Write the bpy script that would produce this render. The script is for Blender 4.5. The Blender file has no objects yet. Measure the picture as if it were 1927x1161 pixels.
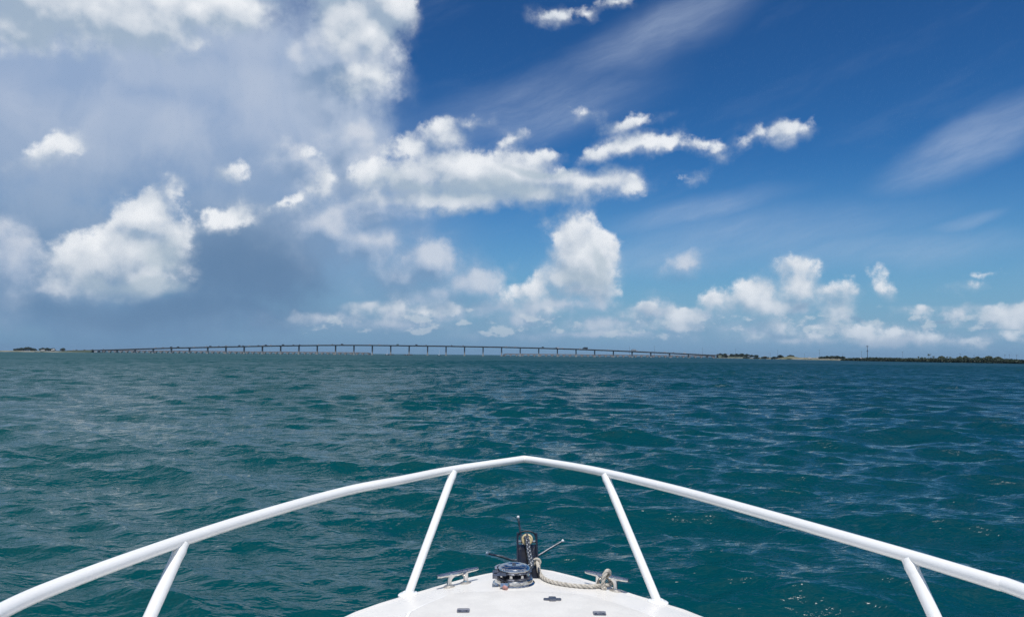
import bpy, bmesh, math, random
import numpy as np
from mathutils import Vector, Matrix

random.seed(7)
rng = np.random.default_rng(11)
scene = bpy.context.scene
C = scene.collection
R = math.radians

# ------------------------------------------------------------------ camera
CAM = np.array([0.0, 0.0, 3.2])
F_PX, CX, CY = 1500.0, 963.5, 580.5          # photograph is 1927 x 1161
PITCH, ROLL = math.atan(87.1 / 1500), R(0.51)
_f = np.array([0, math.cos(PITCH), math.sin(PITCH)])
_r0 = np.array([1.0, 0, 0]); _u0 = np.array([0, -math.sin(PITCH), math.cos(PITCH)])
_r = math.cos(ROLL) * _r0 + math.sin(ROLL) * _u0
_u = -math.sin(ROLL) * _r0 + math.cos(ROLL) * _u0
cam_d = bpy.data.cameras.new('camera'); cam = bpy.data.objects.new('camera', cam_d); C.objects.link(cam)
cam.matrix_world = Matrix(((_r[0], _u[0], -_f[0], CAM[0]), (_r[1], _u[1], -_f[1], CAM[1]), (_r[2], _u[2], -_f[2], CAM[2]), (0, 0, 0, 1)))
cam_d.sensor_width = 36; cam_d.lens = F_PX / 1927 * 36
cam_d.clip_start = 0.05; cam_d.clip_end = 80000
scene.camera = cam

def ray(px, py): return _f + _r * ((px - CX) / F_PX) + _u * ((CY - py) / F_PX)
def onz(px, py, z):                      # point of a pixel's direction on a horizontal plane
    d = ray(px, py); t = (z - CAM[2]) / d[2]; return CAM + d * t
def ony(px, py, Y):                      # ... at a known distance ahead
    d = ray(px, py); return CAM + d * (Y / d[1])
def azel(px, py):
    d = ray(px, py); return math.atan2(d[0], d[1]), math.atan2(d[2], math.hypot(d[0], d[1]))

# ------------------------------------------------------------------ world: sky and clouds
SUN_EL, SUN_AZ = R(71), R(175)            # azimuth from +Y (ahead) towards +X (right)
SKY_STRENGTH = 0.10
scene.view_settings.view_transform = 'Standard'; scene.view_settings.look = 'None'
scene.view_settings.exposure = 0; scene.view_settings.gamma = 1
scene.view_settings.use_curve_mapping = False
scene.cycles.use_denoising = True; scene.cycles.adaptive_threshold = .008; scene.cycles.adaptive_min_samples = 24; scene.cycles.denoising_prefilter = 'NONE'
scene.cycles.max_bounces = 8; scene.cycles.glossy_bounces = 4; scene.cycles.transparent_max_bounces = 8
scene.cycles.sample_clamp_indirect = 2.5; scene.cycles.sample_clamp_direct = 1.0

def lin(*c):                             # sRGB 0-255 -> linear
    return tuple((v / 255 / 12.92 if v / 255 <= .04045 else ((v / 255 + .055) / 1.055) ** 2.4) for v in c) + (1.0,)

class NT:                                # small helper round a node tree
    def __init__(s, tree): s.t = tree; s.n = tree.nodes; s.l = tree.links
    def put(s, sock, v):
        if isinstance(v, bpy.types.NodeSocket): s.l.new(v, sock)
        elif v is not None: sock.default_value = v
    def node(s, typ, ins=(), out=0, **kw):
        n = s.n.new(typ)
        for k, v in kw.items(): setattr(n, k, v)
        for k, v in (ins.items() if isinstance(ins, dict) else enumerate(ins)): s.put(n.inputs[k], v)
        return n.outputs[out]
    def m(s, op, a, b=None, c=None, clamp=False): return s.node('ShaderNodeMath', [a, b, c], operation=op, use_clamp=clamp)
    def v(s, op, a, b=None, c=None, out=0): return s.node('ShaderNodeVectorMath', [a, b, c], out=out, operation=op)
    def length(s, a): return s.node('ShaderNodeVectorMath', [a], out=1, operation='LENGTH')
    def mix(s, f, a, b, blend='MIX'):
        n = s.n.new('ShaderNodeMix'); n.data_type = 'RGBA'; n.blend_type = blend; n.clamp_factor = True
        s.put(n.inputs[0], f); s.put(n.inputs[6], a); s.put(n.inputs[7], b); return n.outputs[2]
    def ss(s, x, lo, hi, a=0.0, b=1.0):
        n = s.n.new('ShaderNodeMapRange'); n.interpolation_type = 'SMOOTHSTEP'
        s.put(n.inputs[0], x); n.inputs[1].default_value = lo; n.inputs[2].default_value = hi
        n.inputs[3].default_value = a; n.inputs[4].default_value = b; return n.outputs[0]
    def lr(s, x, lo, hi, a=0.0, b=1.0):
        n = s.n.new('ShaderNodeMapRange'); n.clamp = True
        s.put(n.inputs[0], x); n.inputs[1].default_value = lo; n.inputs[2].default_value = hi
        n.inputs[3].default_value = a; n.inputs[4].default_value = b; return n.outputs[0]
    def noise(s, vec, scale, detail, rough=.5, out=0, dist=0.0, lac=2.0):
        return s.node('ShaderNodeTexNoise', {'Vector': vec, 'Scale': scale, 'Detail': detail, 'Roughness': rough, 'Distortion': dist, 'Lacunarity': lac}, out=out)

world = bpy.data.worlds.new('World'); scene.world = world; world.use_nodes = True
W = NT(world.node_tree); W.n.clear()
D = W.v('NORMALIZE', W.node('ShaderNodeTexCoord', out=0))
sx = W.n.new('ShaderNodeSeparateXYZ'); W.l.new(D, sx.inputs[0])
AZ = W.m('ARCTAN2', sx.outputs[0], sx.outputs[1])
EL = W.m('ARCSINE', sx.outputs[2])
Q = W.node('ShaderNodeCombineXYZ', [AZ, EL, 0.0])

sky = W.n.new('ShaderNodeTexSky'); sky.sky_type = 'NISHITA'; sky.sun_disc = False
sky.sun_elevation = SUN_EL; sky.sun_rotation = SUN_AZ
sky.altitude = 0; sky.air_density = 1.0; sky.dust_density = 0.4; sky.ozone_density = 3.0
base = W.v('SCALE', sky.outputs[0]); base.node.inputs[3].default_value = SKY_STRENGTH
base = W.node('ShaderNodeGamma', [base, 1.50])
base = W.mix(1.0, base, (0.40, .92, 1.20, 1), 'MULTIPLY')

def blobs(q, lst, sdf=False):
    """lst: (px, py, rx, ry, tilt) in photograph pixels -> 1 at a blob's heart, 0 on its rim, below outside"""
    fam = {}; cur = None
    for b in lst:
        px, py, rx, ry = b[:4]; tilt = b[4] if len(b) > 4 else 0
        if tilt not in fam:
            if tilt == 0: fam[tilt] = q
            else:
                c, s_ = math.cos(R(tilt)), math.sin(R(tilt))
                fam[tilt] = W.node('ShaderNodeCombineXYZ', [W.v('DOT_PRODUCT', q, (c, s_, 0), out=1), W.v('DOT_PRODUCT', q, (-s_, c, 0), out=1), 0.0])
        az, el = azel(px, py)
        k = 1.0 / (F_PX * (1 + ((px - CX) / F_PX) ** 2)); k2 = 1.0 / (F_PX * math.sqrt(1 + ((px - CX) / F_PX) ** 2))
        c, s_ = math.cos(R(tilt)), math.sin(R(tilt))
        a2, e2 = az * c + el * s_, -az * s_ + el * c
        ix, iy = 1 / (rx * k), 1 / (ry * k2)
        d = W.length(W.v('MULTIPLY_ADD', fam[tilt], (ix, iy, 0), (-a2 * ix, -e2 * iy, 0)))
        if sdf:                                  # depth inside the rim, in radians
            r_ = .55 * min(1 / ix, 1 / iy) + .45 / math.sqrt(ix * iy); d = W.m('MULTIPLY_ADD', d, r_, -r_)
        cur = d if cur is None else W.m('SMOOTH_MIN', cur, d, .008 if sdf else .25)
    return W.m('MULTIPLY', cur, -1.0) if sdf else W.m('SUBTRACT', 1.0, cur)

def offs(amount_az, amount_el):
    return (amount_az, amount_el, 0)

warp1 = W.v('SUBTRACT', W.noise(D, 9.0, 3.0, .55, out=1), (.5, .5, .5))
warp2 = W.v('SUBTRACT', W.noise(D, 38.0, 4.0, .6, out=1), (.5, .5, .5))
QW = W.v('MULTIPLY_ADD', warp1, (.020, .016, 0), Q)
QW = W.v('MULTIPLY_ADD', warp2, (.020, .017, 0), QW)
QS = W.v('MULTIPLY_ADD', warp1, (.10, .08, 0), Q)        # softer bodies are warped only in the large
DUP = W.v('NORMALIZE', W.v('ADD', D, (.006, 0, .022)))    # a step towards the sun
fb0 = W.noise(D, 24.0, 5.5, .58)
fb1 = W.noise(DUP, 24.0, 5.5, .58)
fs0 = W.noise(D, 20.0, 2.5, .5); fs1 = W.noise(DUP, 20.0, 2.5, .5)
big0 = W.noise(D, 5.5, 4.0, .55)

# high thin cirrus: streaks rising to the right
QC = W.v('MULTIPLY_ADD', warp1, (.035, .03, 0), Q)
rotc, rots = math.cos(R(17)), math.sin(R(17))
CQ = W.node('ShaderNodeCombineXYZ', [W.v('DOT_PRODUCT', QC, (rotc * 3.0, rots * 3.0, 0), out=1), W.v('DOT_PRODUCT', QC, (-rots * 15, rotc * 15, 0), out=1), 3.3])
ci = W.noise(CQ, 1.3, 8.0, .66)
cirrus_b = blobs(QC, [(1820, 272, 220, 52, 22), (2300, 420, 420, 150, 15), (1650, -260, 420, 90, 20)])
cirrus_f = blobs(QC, [(1240, 66, 230, 52, 22), (1010, 205, 240, 60, 12), (1310, 396, 180, 26, 10), (1420, 445, 330, 56, 4), (1250, 480, 200, 40, 4), (1810, 415, 80, 14, 10), (1650, 470, 260, 40, 0)])
cirrus = W.m('MULTIPLY', W.m('MAXIMUM', W.ss(cirrus_b, -.25, .80), W.ss(cirrus_f, -.4, .9, 0, .62)), W.ss(ci, .20, .80, .22, 1.0))
cirrus = W.m('ADD', W.m('MULTIPLY', cirrus, .66), W.m('MULTIPLY', W.ss(ci, .5, .85), .07))
col = W.mix(cirrus, base, lin(190, 205, 228))

# pale air low over the sea
low = W.m('POWER', W.lr(EL, .0, .24, 1.0, 0.0), 1.5)
col = W.mix(W.m('MULTIPLY', low, .92), col, lin(128, 164, 198))

# thin grey haze round the edge of the rain
thin_b = blobs(QS, [(620, 470, 330, 230), (560, 300, 240, 260), (500, 610, 520, 70)])
col = W.mix(W.ss(thin_b, -.1, .85, 0, .72), col, W.mix(W.lr(EL, R(2), R(14)), lin(118, 151, 185), lin(150, 174, 206)))
# the rain-bearing veil that fills the left of the sky
veil_b = blobs(QS, [(80, 470, 320, 200), (120, 130, 560, 330), (430, 190, 300, 270), (430, 470, 230, 190), (-700, 250, 900, 520), (250, 590, 420, 60), (-500, -400, 1300, 500), (640, 300, 110, 140)])
veil_a = W.ss(W.m('ADD', veil_b, W.m('MULTIPLY', W.m('SUBTRACT', fb0, .5), .55)), -.14, .50)
vcol = W.mix(W.lr(EL, R(3), R(16)), lin(104, 140, 177), lin(147, 170, 203))
vmid = W.noise(W.v('MULTIPLY', QS, (1.0, .55, 1)), 13.0, 5.0, .55)
vcol = W.mix(W.ss(W.m('MULTIPLY_ADD', vmid, .6, W.m('MULTIPLY', big0, .4)), .38, .64, 0, .70), vcol, W.mix(W.lr(EL, R(4), R(15)), lin(128, 158, 190), lin(176, 190, 213)))
vlit_b = blobs(QS, [(350, 130, 240, 60), (480, 60, 160, 60), (250, 230, 200, 70), (560, 190, 120, 110)])
vcol = W.mix(W.ss(W.m('MULTIPLY_ADD', W.m('SUBTRACT', vmid, .5), 1.6, vlit_b), -.3, .9, 0, .36), vcol, lin(196, 206, 222))
rain = W.noise(W.node('ShaderNodeCombineXYZ', [W.m('MULTIPLY_ADD', EL, .25, AZ), W.m('MULTIPLY', EL, .08), 1.7]), 34.0, 3.0, .5)
vcol = W.mix(W.m('MULTIPLY', W.ss(rain, .42, .66), W.ss(EL, .20, .03, 0, .30)), vcol, lin(98, 133, 171))
vdark_b = blobs(QS, [(440, 520, 170, 95), (330, 584, 280, 26), (560, 560, 110, 50)])
vcol = W.mix(W.ss(vdark_b, -.6, .8, 0, .75), vcol, lin(90, 123, 160))
col = W.mix(W.m('MULTIPLY', veil_a, .97), col, vcol)

def cumulus(col, lst, soft, lit_c, mid_c, dark_c, amp=.055, opacity=1.0, bias=.0, extra=None, kf=.30, kn=1.5):
    f0 = blobs(QW, lst, True)
    f1 = blobs(W.v('ADD', QW, offs(.005, .018)), lst, True)
    if extra is not None: f0 = W.m('MAXIMUM', f0, extra[0]); f1 = W.m('MAXIMUM', f1, extra[1])
    d0 = W.m('MULTIPLY_ADD', W.m('SUBTRACT', fb0, .5), amp, f0)
    g = W.m('ADD', W.m('MULTIPLY', W.m('SUBTRACT', f0, f1), kf / .018), W.m('MULTIPLY', W.m('SUBTRACT', fs0, fs1), kn))
    g = W.m('ADD', g, W.m('MULTIPLY', W.m('SUBTRACT', fb0, fb1), .8))
    sh = W.m('ADD', W.m('ADD', g, .42), W.m('MULTIPLY', W.m('SUBTRACT', big0, .5), .9))
    a_s = W.ss(d0, bias - soft * .5, bias + soft * 1.7); a_c = W.ss(d0, bias, bias + soft * .8)
    a = W.m('ADD', a_s, W.m('MULTIPLY', W.m('SUBTRACT', a_c, a_s), W.ss(sh, .30, .75)))
    c = W.mix(W.ss(sh, -.05, .50), dark_c, mid_c)
    c = W.mix(W.ss(sh, .40, 1.0), c, lit_c)
    return W.mix(W.m('MULTIPLY', a, opacity), col, c)

# distant hazy heaps
col = cumulus(col, [(810, 500, 88, 54), (872, 540, 76, 46), (765, 518, 76, 38), (825, 554, 115, 30), (690, 460, 100, 40, 12), (640, 425, 60, 40), (725, 385, 120, 32, 15), (1290, 497, 40, 18),
                    (20, 500, 75, 100), (85, 540, 60, 24), (600, 340, 60, 70), (740, 590, 40, 18), (830, 592, 70, 20), (990, 600, 90, 22), (1150, 612, 120, 18),
                    (1320, 600, 60, 16), (1380, 622, 120, 20), (620, 600, 90, 14), (655, 110, 120, 130), (655, 275, 70, 80), (615, 430, 100, 50), (700, 405, 150, 34, 10), (560, 300, 60, 40), (1060, 575, 130, 20), (900, 580, 130, 22), (760, 610, 160, 16), (1230, 585, 80, 20), (1100, 632, 260, 10), (1480, 640, 240, 10), (1960, 600, 60, 22), (1700, 640, 200, 14), (2250, 570, 200, 60), (1780, 592, 40, 8), (1505, 585, 46, 10)],
              .030, lin(208, 215, 227), lin(172, 188, 211), lin(122, 150, 184), opacity=.84, bias=-.006)

# scattered fair-weather heaps all round the horizon, as in view
hz = W.noise(W.node('ShaderNodeCombineXYZ', [sx.outputs[0], sx.outputs[1], W.m('MULTIPLY', sx.outputs[2], 1.6)]), 9.0, 3.0, .5)
hz1 = W.noise(W.node('ShaderNodeCombineXYZ', [sx.outputs[0], sx.outputs[1], W.m('MULTIPLY', W.m('ADD', sx.outputs[2], .02), 1.6)]), 9.0, 3.0, .5)
band = W.m('MULTIPLY', W.m('MULTIPLY', W.ss(EL, .012, .035), W.ss(EL, .055, .105, 1.0, 0.0)), W.ss(veil_a, .1, .6, 1.0, 0.0))
behind = W.m('MULTIPLY', W.ss(sx.outputs[1], .55, .30), W.ss(EL, .03, .12))
hzf = lambda n: W.m('SUBTRACT', W.m('ADD', W.m('MULTIPLY', W.m('SUBTRACT', n, .50), 3.4), W.m('MULTIPLY', W.m('MAXIMUM', band, behind), 2.95)), 3.0)

fv = lambda dz: W.noise(W.node('ShaderNodeCombineXYZ', [sx.outputs[0], sx.outputs[1], W.m('MULTIPLY', W.m('ADD', sx.outputs[2], dz), 1.7)]), 34.0, 4.0, .55)
fine0, fine1 = fv(0.0), fv(.007)
fband = W.m('MULTIPLY', W.m('MULTIPLY', W.ss(EL, .004, .030), W.ss(EL, .040, .092, 1.0, 0.0)), W.ss(veil_a, .15, .75, 1.0, 0.0))
fa = W.ss(W.m('MULTIPLY_ADD', fband, .55, W.m('SUBTRACT', fine0, 1.02)), .0, .13, 0, .62)
fsh = W.m('MULTIPLY_ADD', W.m('SUBTRACT', fine0, fine1), 4.5, .5)
col = W.mix(fa, col, W.mix(W.ss(fsh, .2, .85), lin(136, 166, 196), lin(214, 222, 228)))

BRIGHT = [(150, 15, 270, 70), (50, 46, 160, 50), (370, 6, 180, 50), (250, 64, 100, 30),
          (650, 40, 70, 66), (700, 70, 64, 52), (690, 142, 62, 36, 25), (735, 15, 54, 44), (600, -60, 180, 60),
          (110, 275, 62, 26, 30), (205, 480, 128, 62, 30), (275, 410, 76, 50, 25), (150, 485, 66, 44), (270, 520, 78, 42), (326, 362, 18, 38), (330, 440, 40, 50),
          (435, 412, 66, 24, 20), (432, 326, 26, 13, 20), (605, 350, 34, 36), (575, 290, 22, 9), (525, 388, 46, 11, 25),
          (838, 262, 46, 32), (790, 330, 100, 40, 12), (900, 328, 190, 44), (1000, 295, 62, 26), (1120, 342, 96, 26), (700, 330, 46, 26, 20), (860, 375, 170, 24), (1010, 362, 110, 22), (770, 285, 50, 26),
          (1160, 282, 74, 16, 15), (1245, 270, 80, 14), (1325, 270, 52, 13), (1415, 258, 40, 13, 20), (1480, 247, 46, 18), (970, 256, 36, 11, 25), (885, 236, 32, 12),
          (1085, 450, 52, 40), (1115, 475, 58, 50), (1110, 505, 66, 50), (1098, 492, 72, 66), (1060, 525, 74, 36), (1085, 547, 92, 24), (1005, 540, 62, 24, 25), (1146, 522, 22, 44),
          (1412, 552, 56, 34), (1500, 535, 54, 46), (1555, 550, 56, 24), (1470, 572, 90, 20),
          (1657, 538, 20, 20), (1822, 540, 26, 9), (1845, 517, 30, 4), (1580, 592, 34, 32), (1600, 622, 56, 20), (1540, 632, 60, 14), (1468, 612, 46, 24), (1430, 632, 56, 13),
          (1330, 562, 24, 15), (1210, 589, 30, 8), (1257, 582, 20, 7), (1690, 622, 20, 7), (1760, 633, 36, 12), (1822, 640, 42, 12), (1905, 630, 34, 15),
          (742, 578, 18, 11), (800, 585, 30, 10), (852, 576, 24, 9), (1036, 587, 24, 11),
          (1045, 32, 36, 12), (1100, 25, 17, 9), (1100, 212, 15, 7), (1200, 229, 32, 7, 12), (1278, 333, 16, 7), (1160, 2, 22, 7)]
col = cumulus(col, BRIGHT, .017, lin(240, 243, 247), lin(208, 216, 226), lin(160, 179, 200), amp=.060, opacity=.96, bias=-.004, extra=(W.m('MULTIPLY', hzf(hz), .055), W.m('MULTIPLY', hzf(hz1), .055)))
# shadowed bases
shade_b = blobs(QS, [(900, 356, 190, 20), (1020, 322, 70, 8), (820, 350, 70, 14, 12), (1115, 535, 56, 22), (1130, 500, 20, 40), (250, 535, 80, 16), (290, 470, 40, 40)])
col = W.mix(W.ss(W.m('MULTIPLY_ADD', W.m('SUBTRACT', fs0, .5), 2.2, shade_b), -.3, .8, 0, .62), col, lin(170, 188, 203))
dark_b = blobs(QS, [(1500, 580, 36, 9), (1455, 618, 42, 6), (1610, 595, 12, 5), (1770, 590, 26, 4), ])
col = W.mix(W.ss(dark_b, -.4, .9, 0, .55), col, lin(128, 158, 188))
col = W.mix(W.ss(EL, .115, .0, 0, .42), col, W.mix(W.ss(AZ, -.35, .25), lin(118, 151, 184), lin(128, 163, 197)))
# air light right on the horizon
col = W.mix(W.ss(EL, .030, -.002, 0, .80), col, W.mix(W.ss(AZ, -.35, .25), lin(108, 145, 180), lin(116, 154, 188)))
bg = W.n.new('ShaderNodeBackground'); W.l.new(col, bg.inputs[0]); bg.inputs[1].default_value = 1.0
world.cycles.sampling_method = 'MANUAL'; world.cycles.sample_map_resolution = 256
out = W.n.new('ShaderNodeOutputWorld'); W.l.new(bg.outputs[0], out.inputs[0])

sun_d = bpy.data.lights.new('sun', 'SUN'); sun_d.energy = 3.9; sun_d.angle = R(0.53); sun_d.color = (1.0, .97, .93)
sun = bpy.data.objects.new('sun', sun_d); C.objects.link(sun)
_sd = Vector((math.cos(SUN_EL) * math.sin(SUN_AZ), math.cos(SUN_EL) * math.cos(SUN_AZ), math.sin(SUN_EL)))
sun.rotation_euler = _sd.to_track_quat('Z', 'Y').to_euler()
sun.location = (0, 0, 60)

# ------------------------------------------------------------------ object helpers
def tag(o, label=None, cat=None, group=None, kind=None):
    if label: o['label'] = label
    if cat: o['category'] = cat
    if group: o['group'] = group
    if kind: o['kind'] = kind
    return o

def empty(name, loc):
    o = bpy.data.objects.new(name, None); C.objects.link(o); o.location = loc; o.empty_display_size = .2
    return o

ROOT = {}
def origin_of(o):
    p = Vector((0, 0, 0))
    while o is not None: p += o.location; o = o.parent
    return p

def link(name, me, parent=None, loc=(0, 0, 0), rot=None):
    o = bpy.data.objects.new(name, me); C.objects.link(o)
    if parent is not None: o.parent = parent
    o.location = loc
    if rot: o.rotation_euler = rot
    return o

def mesh(name, v, f, mats, parent=None, smooth=True, mi=None, world_coords=True):
    """one mesh object; v in world coordinates unless told otherwise"""
    v = np.asarray(v, float)
    if world_coords and parent is not None: v = v - np.array(origin_of(parent))
    me = bpy.data.meshes.new(name); me.from_pydata([tuple(p) for p in v], [], [tuple(q) for q in f])
    for m_ in (mats if isinstance(mats, (list, tuple)) else [mats]): me.materials.append(m_)
    if mi is not None: me.polygons.foreach_set('material_index', np.asarray(mi, np.int32))
    bm = bmesh.new(); bm.from_mesh(me); bmesh.ops.recalc_face_normals(bm, faces=bm.faces); bm.to_mesh(me); bm.free()
    if smooth:
        me.polygons.foreach_set('use_smooth', np.ones(len(me.polygons), bool))
        try: me.set_sharp_from_angle(angle=R(38))
        except Exception: pass
    me.update()
    return link(name, me, parent)

class G:                                   # gathers geometry
    def __init__(s): s.v = []; s.f = []; s.mi = []; s.cur = 0
    def add(s, v, f):
        o = len(s.v); s.v += [tuple(map(float, p)) for p in v]; s.f += [tuple(i + o for i in q) for q in f]; s.mi += [s.cur] * len(f); return s
    def box(s, x0, x1, y0, y1, z0, z1, top=None):
        t = top or (x0, x1, y0, y1)
        return s.add([(x0, y0, z0), (x1, y0, z0), (x1, y1, z0), (x0, y1, z0), (t[0], t[2], z1), (t[1], t[2], z1), (t[1], t[3], z1), (t[0], t[3], z1)],
                     [(0, 3, 2, 1), (4, 5, 6, 7), (0, 1, 5, 4), (1, 2, 6, 5), (2, 3, 7, 6), (3, 0, 4, 7)])
    def lathe(s, prof, n=48, c=(0, 0, 0), mod=None):
        v = []; f = []
        for (r, z) in prof:
            for k in range(n):
                a = 2 * math.pi * k / n; rr = mod(r, z, a) if mod else r
                v.append((c[0] + rr * math.cos(a), c[1] + rr * math.sin(a), c[2] + z))
        for i in range(len(prof) - 1):
            for k in range(n): f.append((i * n + k, i * n + (k + 1) % n, (i + 1) * n + (k + 1) % n, (i + 1) * n + k))
        f.append(tuple(range(n))[::-1]); f.append(tuple((len(prof) - 1) * n + k for k in range(n)))
        return s.add(v, f)
    def tube(s, pts, rad, n=12, closed=False, flat=1.0, caps=True):
        P = [np.asarray(p, float) for p in pts]; m = len(P)
        rad = [rad] * m if np.isscalar(rad) else rad
        T = []
        for i in range(m):
            a = P[(i - 1) % m] if closed or i > 0 else P[i]; b = P[(i + 1) % m] if closed or i < m - 1 else P[i]
            t = b - a; T.append(t / (np.linalg.norm(t) + 1e-12))
        ref = np.array([0, 0, 1.0]) if abs(T[0][2]) < .9 else np.array([0, 1.0, 0])
        N = np.cross(T[0], ref); N /= np.linalg.norm(N); v = []; f = []
        for i in range(m):
            N = N - T[i] * np.dot(N, T[i]); N /= np.linalg.norm(N); B = np.cross(T[i], N)
            for k in range(n):
                a = 2 * math.pi * k / n
                v.append(P[i] + rad[i] * (math.cos(a) * N + flat * math.sin(a) * B))
        last = m if closed else m - 1
        for i in range(last):
            j = (i + 1) % m
            for k in range(n): f.append((i * n + k, i * n + (k + 1) % n, j * n + (k + 1) % n, j * n + k))
        if not closed and caps: f.append(tuple(range(n))[::-1]); f.append(tuple((m - 1) * n + k for k in range(n)))
        return s.add(v, f)
    def prism(s, poly, axis, a, b):          # polygon in the two other axes, swept along axis
        def mk(p, t): return {'x': (t, p[0], p[1]), 'y': (p[0], t, p[1]), 'z': (p[0], p[1], t)}[axis]
        n = len(poly)
        return s.add([mk(p, a) for p in poly] + [mk(p, b) for p in poly],
                     [tuple(range(n))[::-1], tuple(range(n, 2 * n))] + [(i, (i + 1) % n, n + (i + 1) % n, n + i) for i in range(n)])
    def xf(s, M):                            # transform everything gathered so far
        s.v = [tuple(M @ Vector(p)) for p in s.v]; return s
    def obj(s, name, mats, parent=None, smooth=True, world_coords=True): return mesh(name, s.v, s.f, mats, parent, smooth, s.mi, world_coords)

def spline(pts, per=8):                      # Catmull-Rom
    P = [np.asarray(p, float) for p in pts]; P = [2 * P[0] - P[1]] + P + [2 * P[-1] - P[-2]]; o = []
    for i in range(1, len(P) - 2):
        for k in range(per):
            t = k / per
            o.append(.5 * (2 * P[i] + (P[i + 1] - P[i - 1]) * t + (2 * P[i - 1] - 5 * P[i] + 4 * P[i + 1] - P[i + 2]) * t ** 2 + (-P[i - 1] + 3 * P[i] - 3 * P[i + 1] + P[i + 2]) * t ** 3))
    o.append(P[-2]); return o

# ------------------------------------------------------------------ materials
def mat(name, color, rough=.5, metal=0.0, var=0.0, vscale=5.0, bump=0.0, bscale=40.0, color2=None, coat=0.0, spec=.5, detail=5.0, rvar=0.0):
    m_ = bpy.data.materials.new(name); m_.use_nodes = True; t = NT(m_.node_tree)
    b = t.n['Principled BSDF']; co = t.node('ShaderNodeTexCoord', out=3)
    c1 = tuple(color) + (1,) if len(color) == 3 else color
    if var or color2:
        nz = t.noise(co, vscale, detail, .6)
        c2 = (tuple(color2) + (1,)) if color2 else tuple(x * (1 - var) for x in c1[:3]) + (1,)
        t.put(b.inputs['Base Color'], t.mix(t.ss(nz, .35, .65), c1, c2))
    else: b.inputs['Base Color'].default_value = c1
    b.inputs['Metallic'].default_value = metal; b.inputs['Roughness'].default_value = rough
    if rvar:
        t.put(b.inputs['Roughness'], t.lr(t.noise(co, vscale * 2.3, 4.0, .6), .3, .7, max(.02, rough - rvar), rough + rvar))
    b.inputs['Coat Weight'].default_value = coat; b.inputs['Specular IOR Level'].default_value = spec
    if bump:
        bn = t.n.new('ShaderNodeBump'); bn.inputs['Strength'].default_value = bump; bn.inputs['Distance'].default_value = .01
        t.put(bn.inputs['Height'], t.noise(co, bscale, 4.0, .6)); t.l.new(bn.outputs[0], b.inputs['Normal'])
    return m_

M = dict(
    gel=mat('white_gelcoat', (.76, .735, .69), .30, var=.09, vscale=2.2, bump=.05, bscale=60, rvar=.08),
    nonskid=mat('non_skid_gelcoat', (.715, .695, .655), .55, var=.08, vscale=7.0, bump=.35, bscale=420),
    paint=mat('white_rail_paint', (.87, .86, .83), .22, var=.05, vscale=3.0, rvar=.07, coat=.5),
    chrome=mat('polished_stainless', (.72, .71, .69), .10, 1.0, var=.25, vscale=14, bump=.06, bscale=45, rvar=.07),
    satin=mat('satin_stainless', (.66, .62, .56), .38, .8, var=.2, vscale=30),
    galv=mat('galvanised_steel', (.24, .25, .27), .45, .8, var=.45, vscale=60, bump=.15, bscale=140),
    tip=mat('bright_zinc', (.80, .80, .78), .35, .3),
    seam=mat('hatch_bead', (.86, .855, .84), .35),
    black=mat('black_rubber', (.012, .015, .028), .35, var=.4, vscale=20),
    cream=mat('cream_nylon', (.80, .66, .38), .45, var=.25, vscale=25),
    rope=mat('off_white_nylon_rope', (.60, .55, .47), .85, var=.30, vscale=45, bump=.5, bscale=300),
    pink=mat('faded_red_plastic', (.50, .25, .22), .5, var=.3, vscale=60),
    greym=mat('grey_cast_metal', (.22, .23, .27), .32, .85, var=.3, vscale=60, bump=.1, bscale=90),
    rub=mat('grey_rub_strip', (.34, .37, .40), .5, var=.2, vscale=8),
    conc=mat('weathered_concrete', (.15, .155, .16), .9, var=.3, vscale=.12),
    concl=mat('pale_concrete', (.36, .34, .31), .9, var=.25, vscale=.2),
    old=mat('old_stained_concrete', (.44, .40, .38), .95, color2=(.29, .27, .265), vscale=.09),
    asph=mat('asphalt', (.05, .05, .052), .9),
    sand=mat('sand_and_scrub', (.24, .215, .165), .95, color2=(.10, .105, .055), vscale=.035, detail=8),
    leafd=mat('mangrove_leaves', (.018, .038, .016), .6, color2=(.034, .056, .026), vscale=.25),
    leafp=mat('pale_tree_leaves', (.09, .11, .055), .6, color2=(.06, .085, .04), vscale=.3),
    bark=mat('bark', (.10, .08, .06), .9),
    wood=mat('utility_pole_wood', (.09, .08, .07), .9),
    white=mat('white_car_paint', (.75, .75, .76), .3, coat=.5),
    silver=mat('silver_car_paint', (.42, .43, .45), .3, .3, coat=.5),
    dark=mat('dark_car_paint', (.02, .024, .03), .3, coat=.5),
    green=mat('green_car_paint', (.03, .07, .05), .35, coat=.5),
    glass=mat('dark_window_glass', (.02, .025, .03), .08),
    tyre=mat('tyre_rubber', (.02, .02, .02), .8),
    roof=mat('white_roof', (.70, .69, .66), .6),
)

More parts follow.
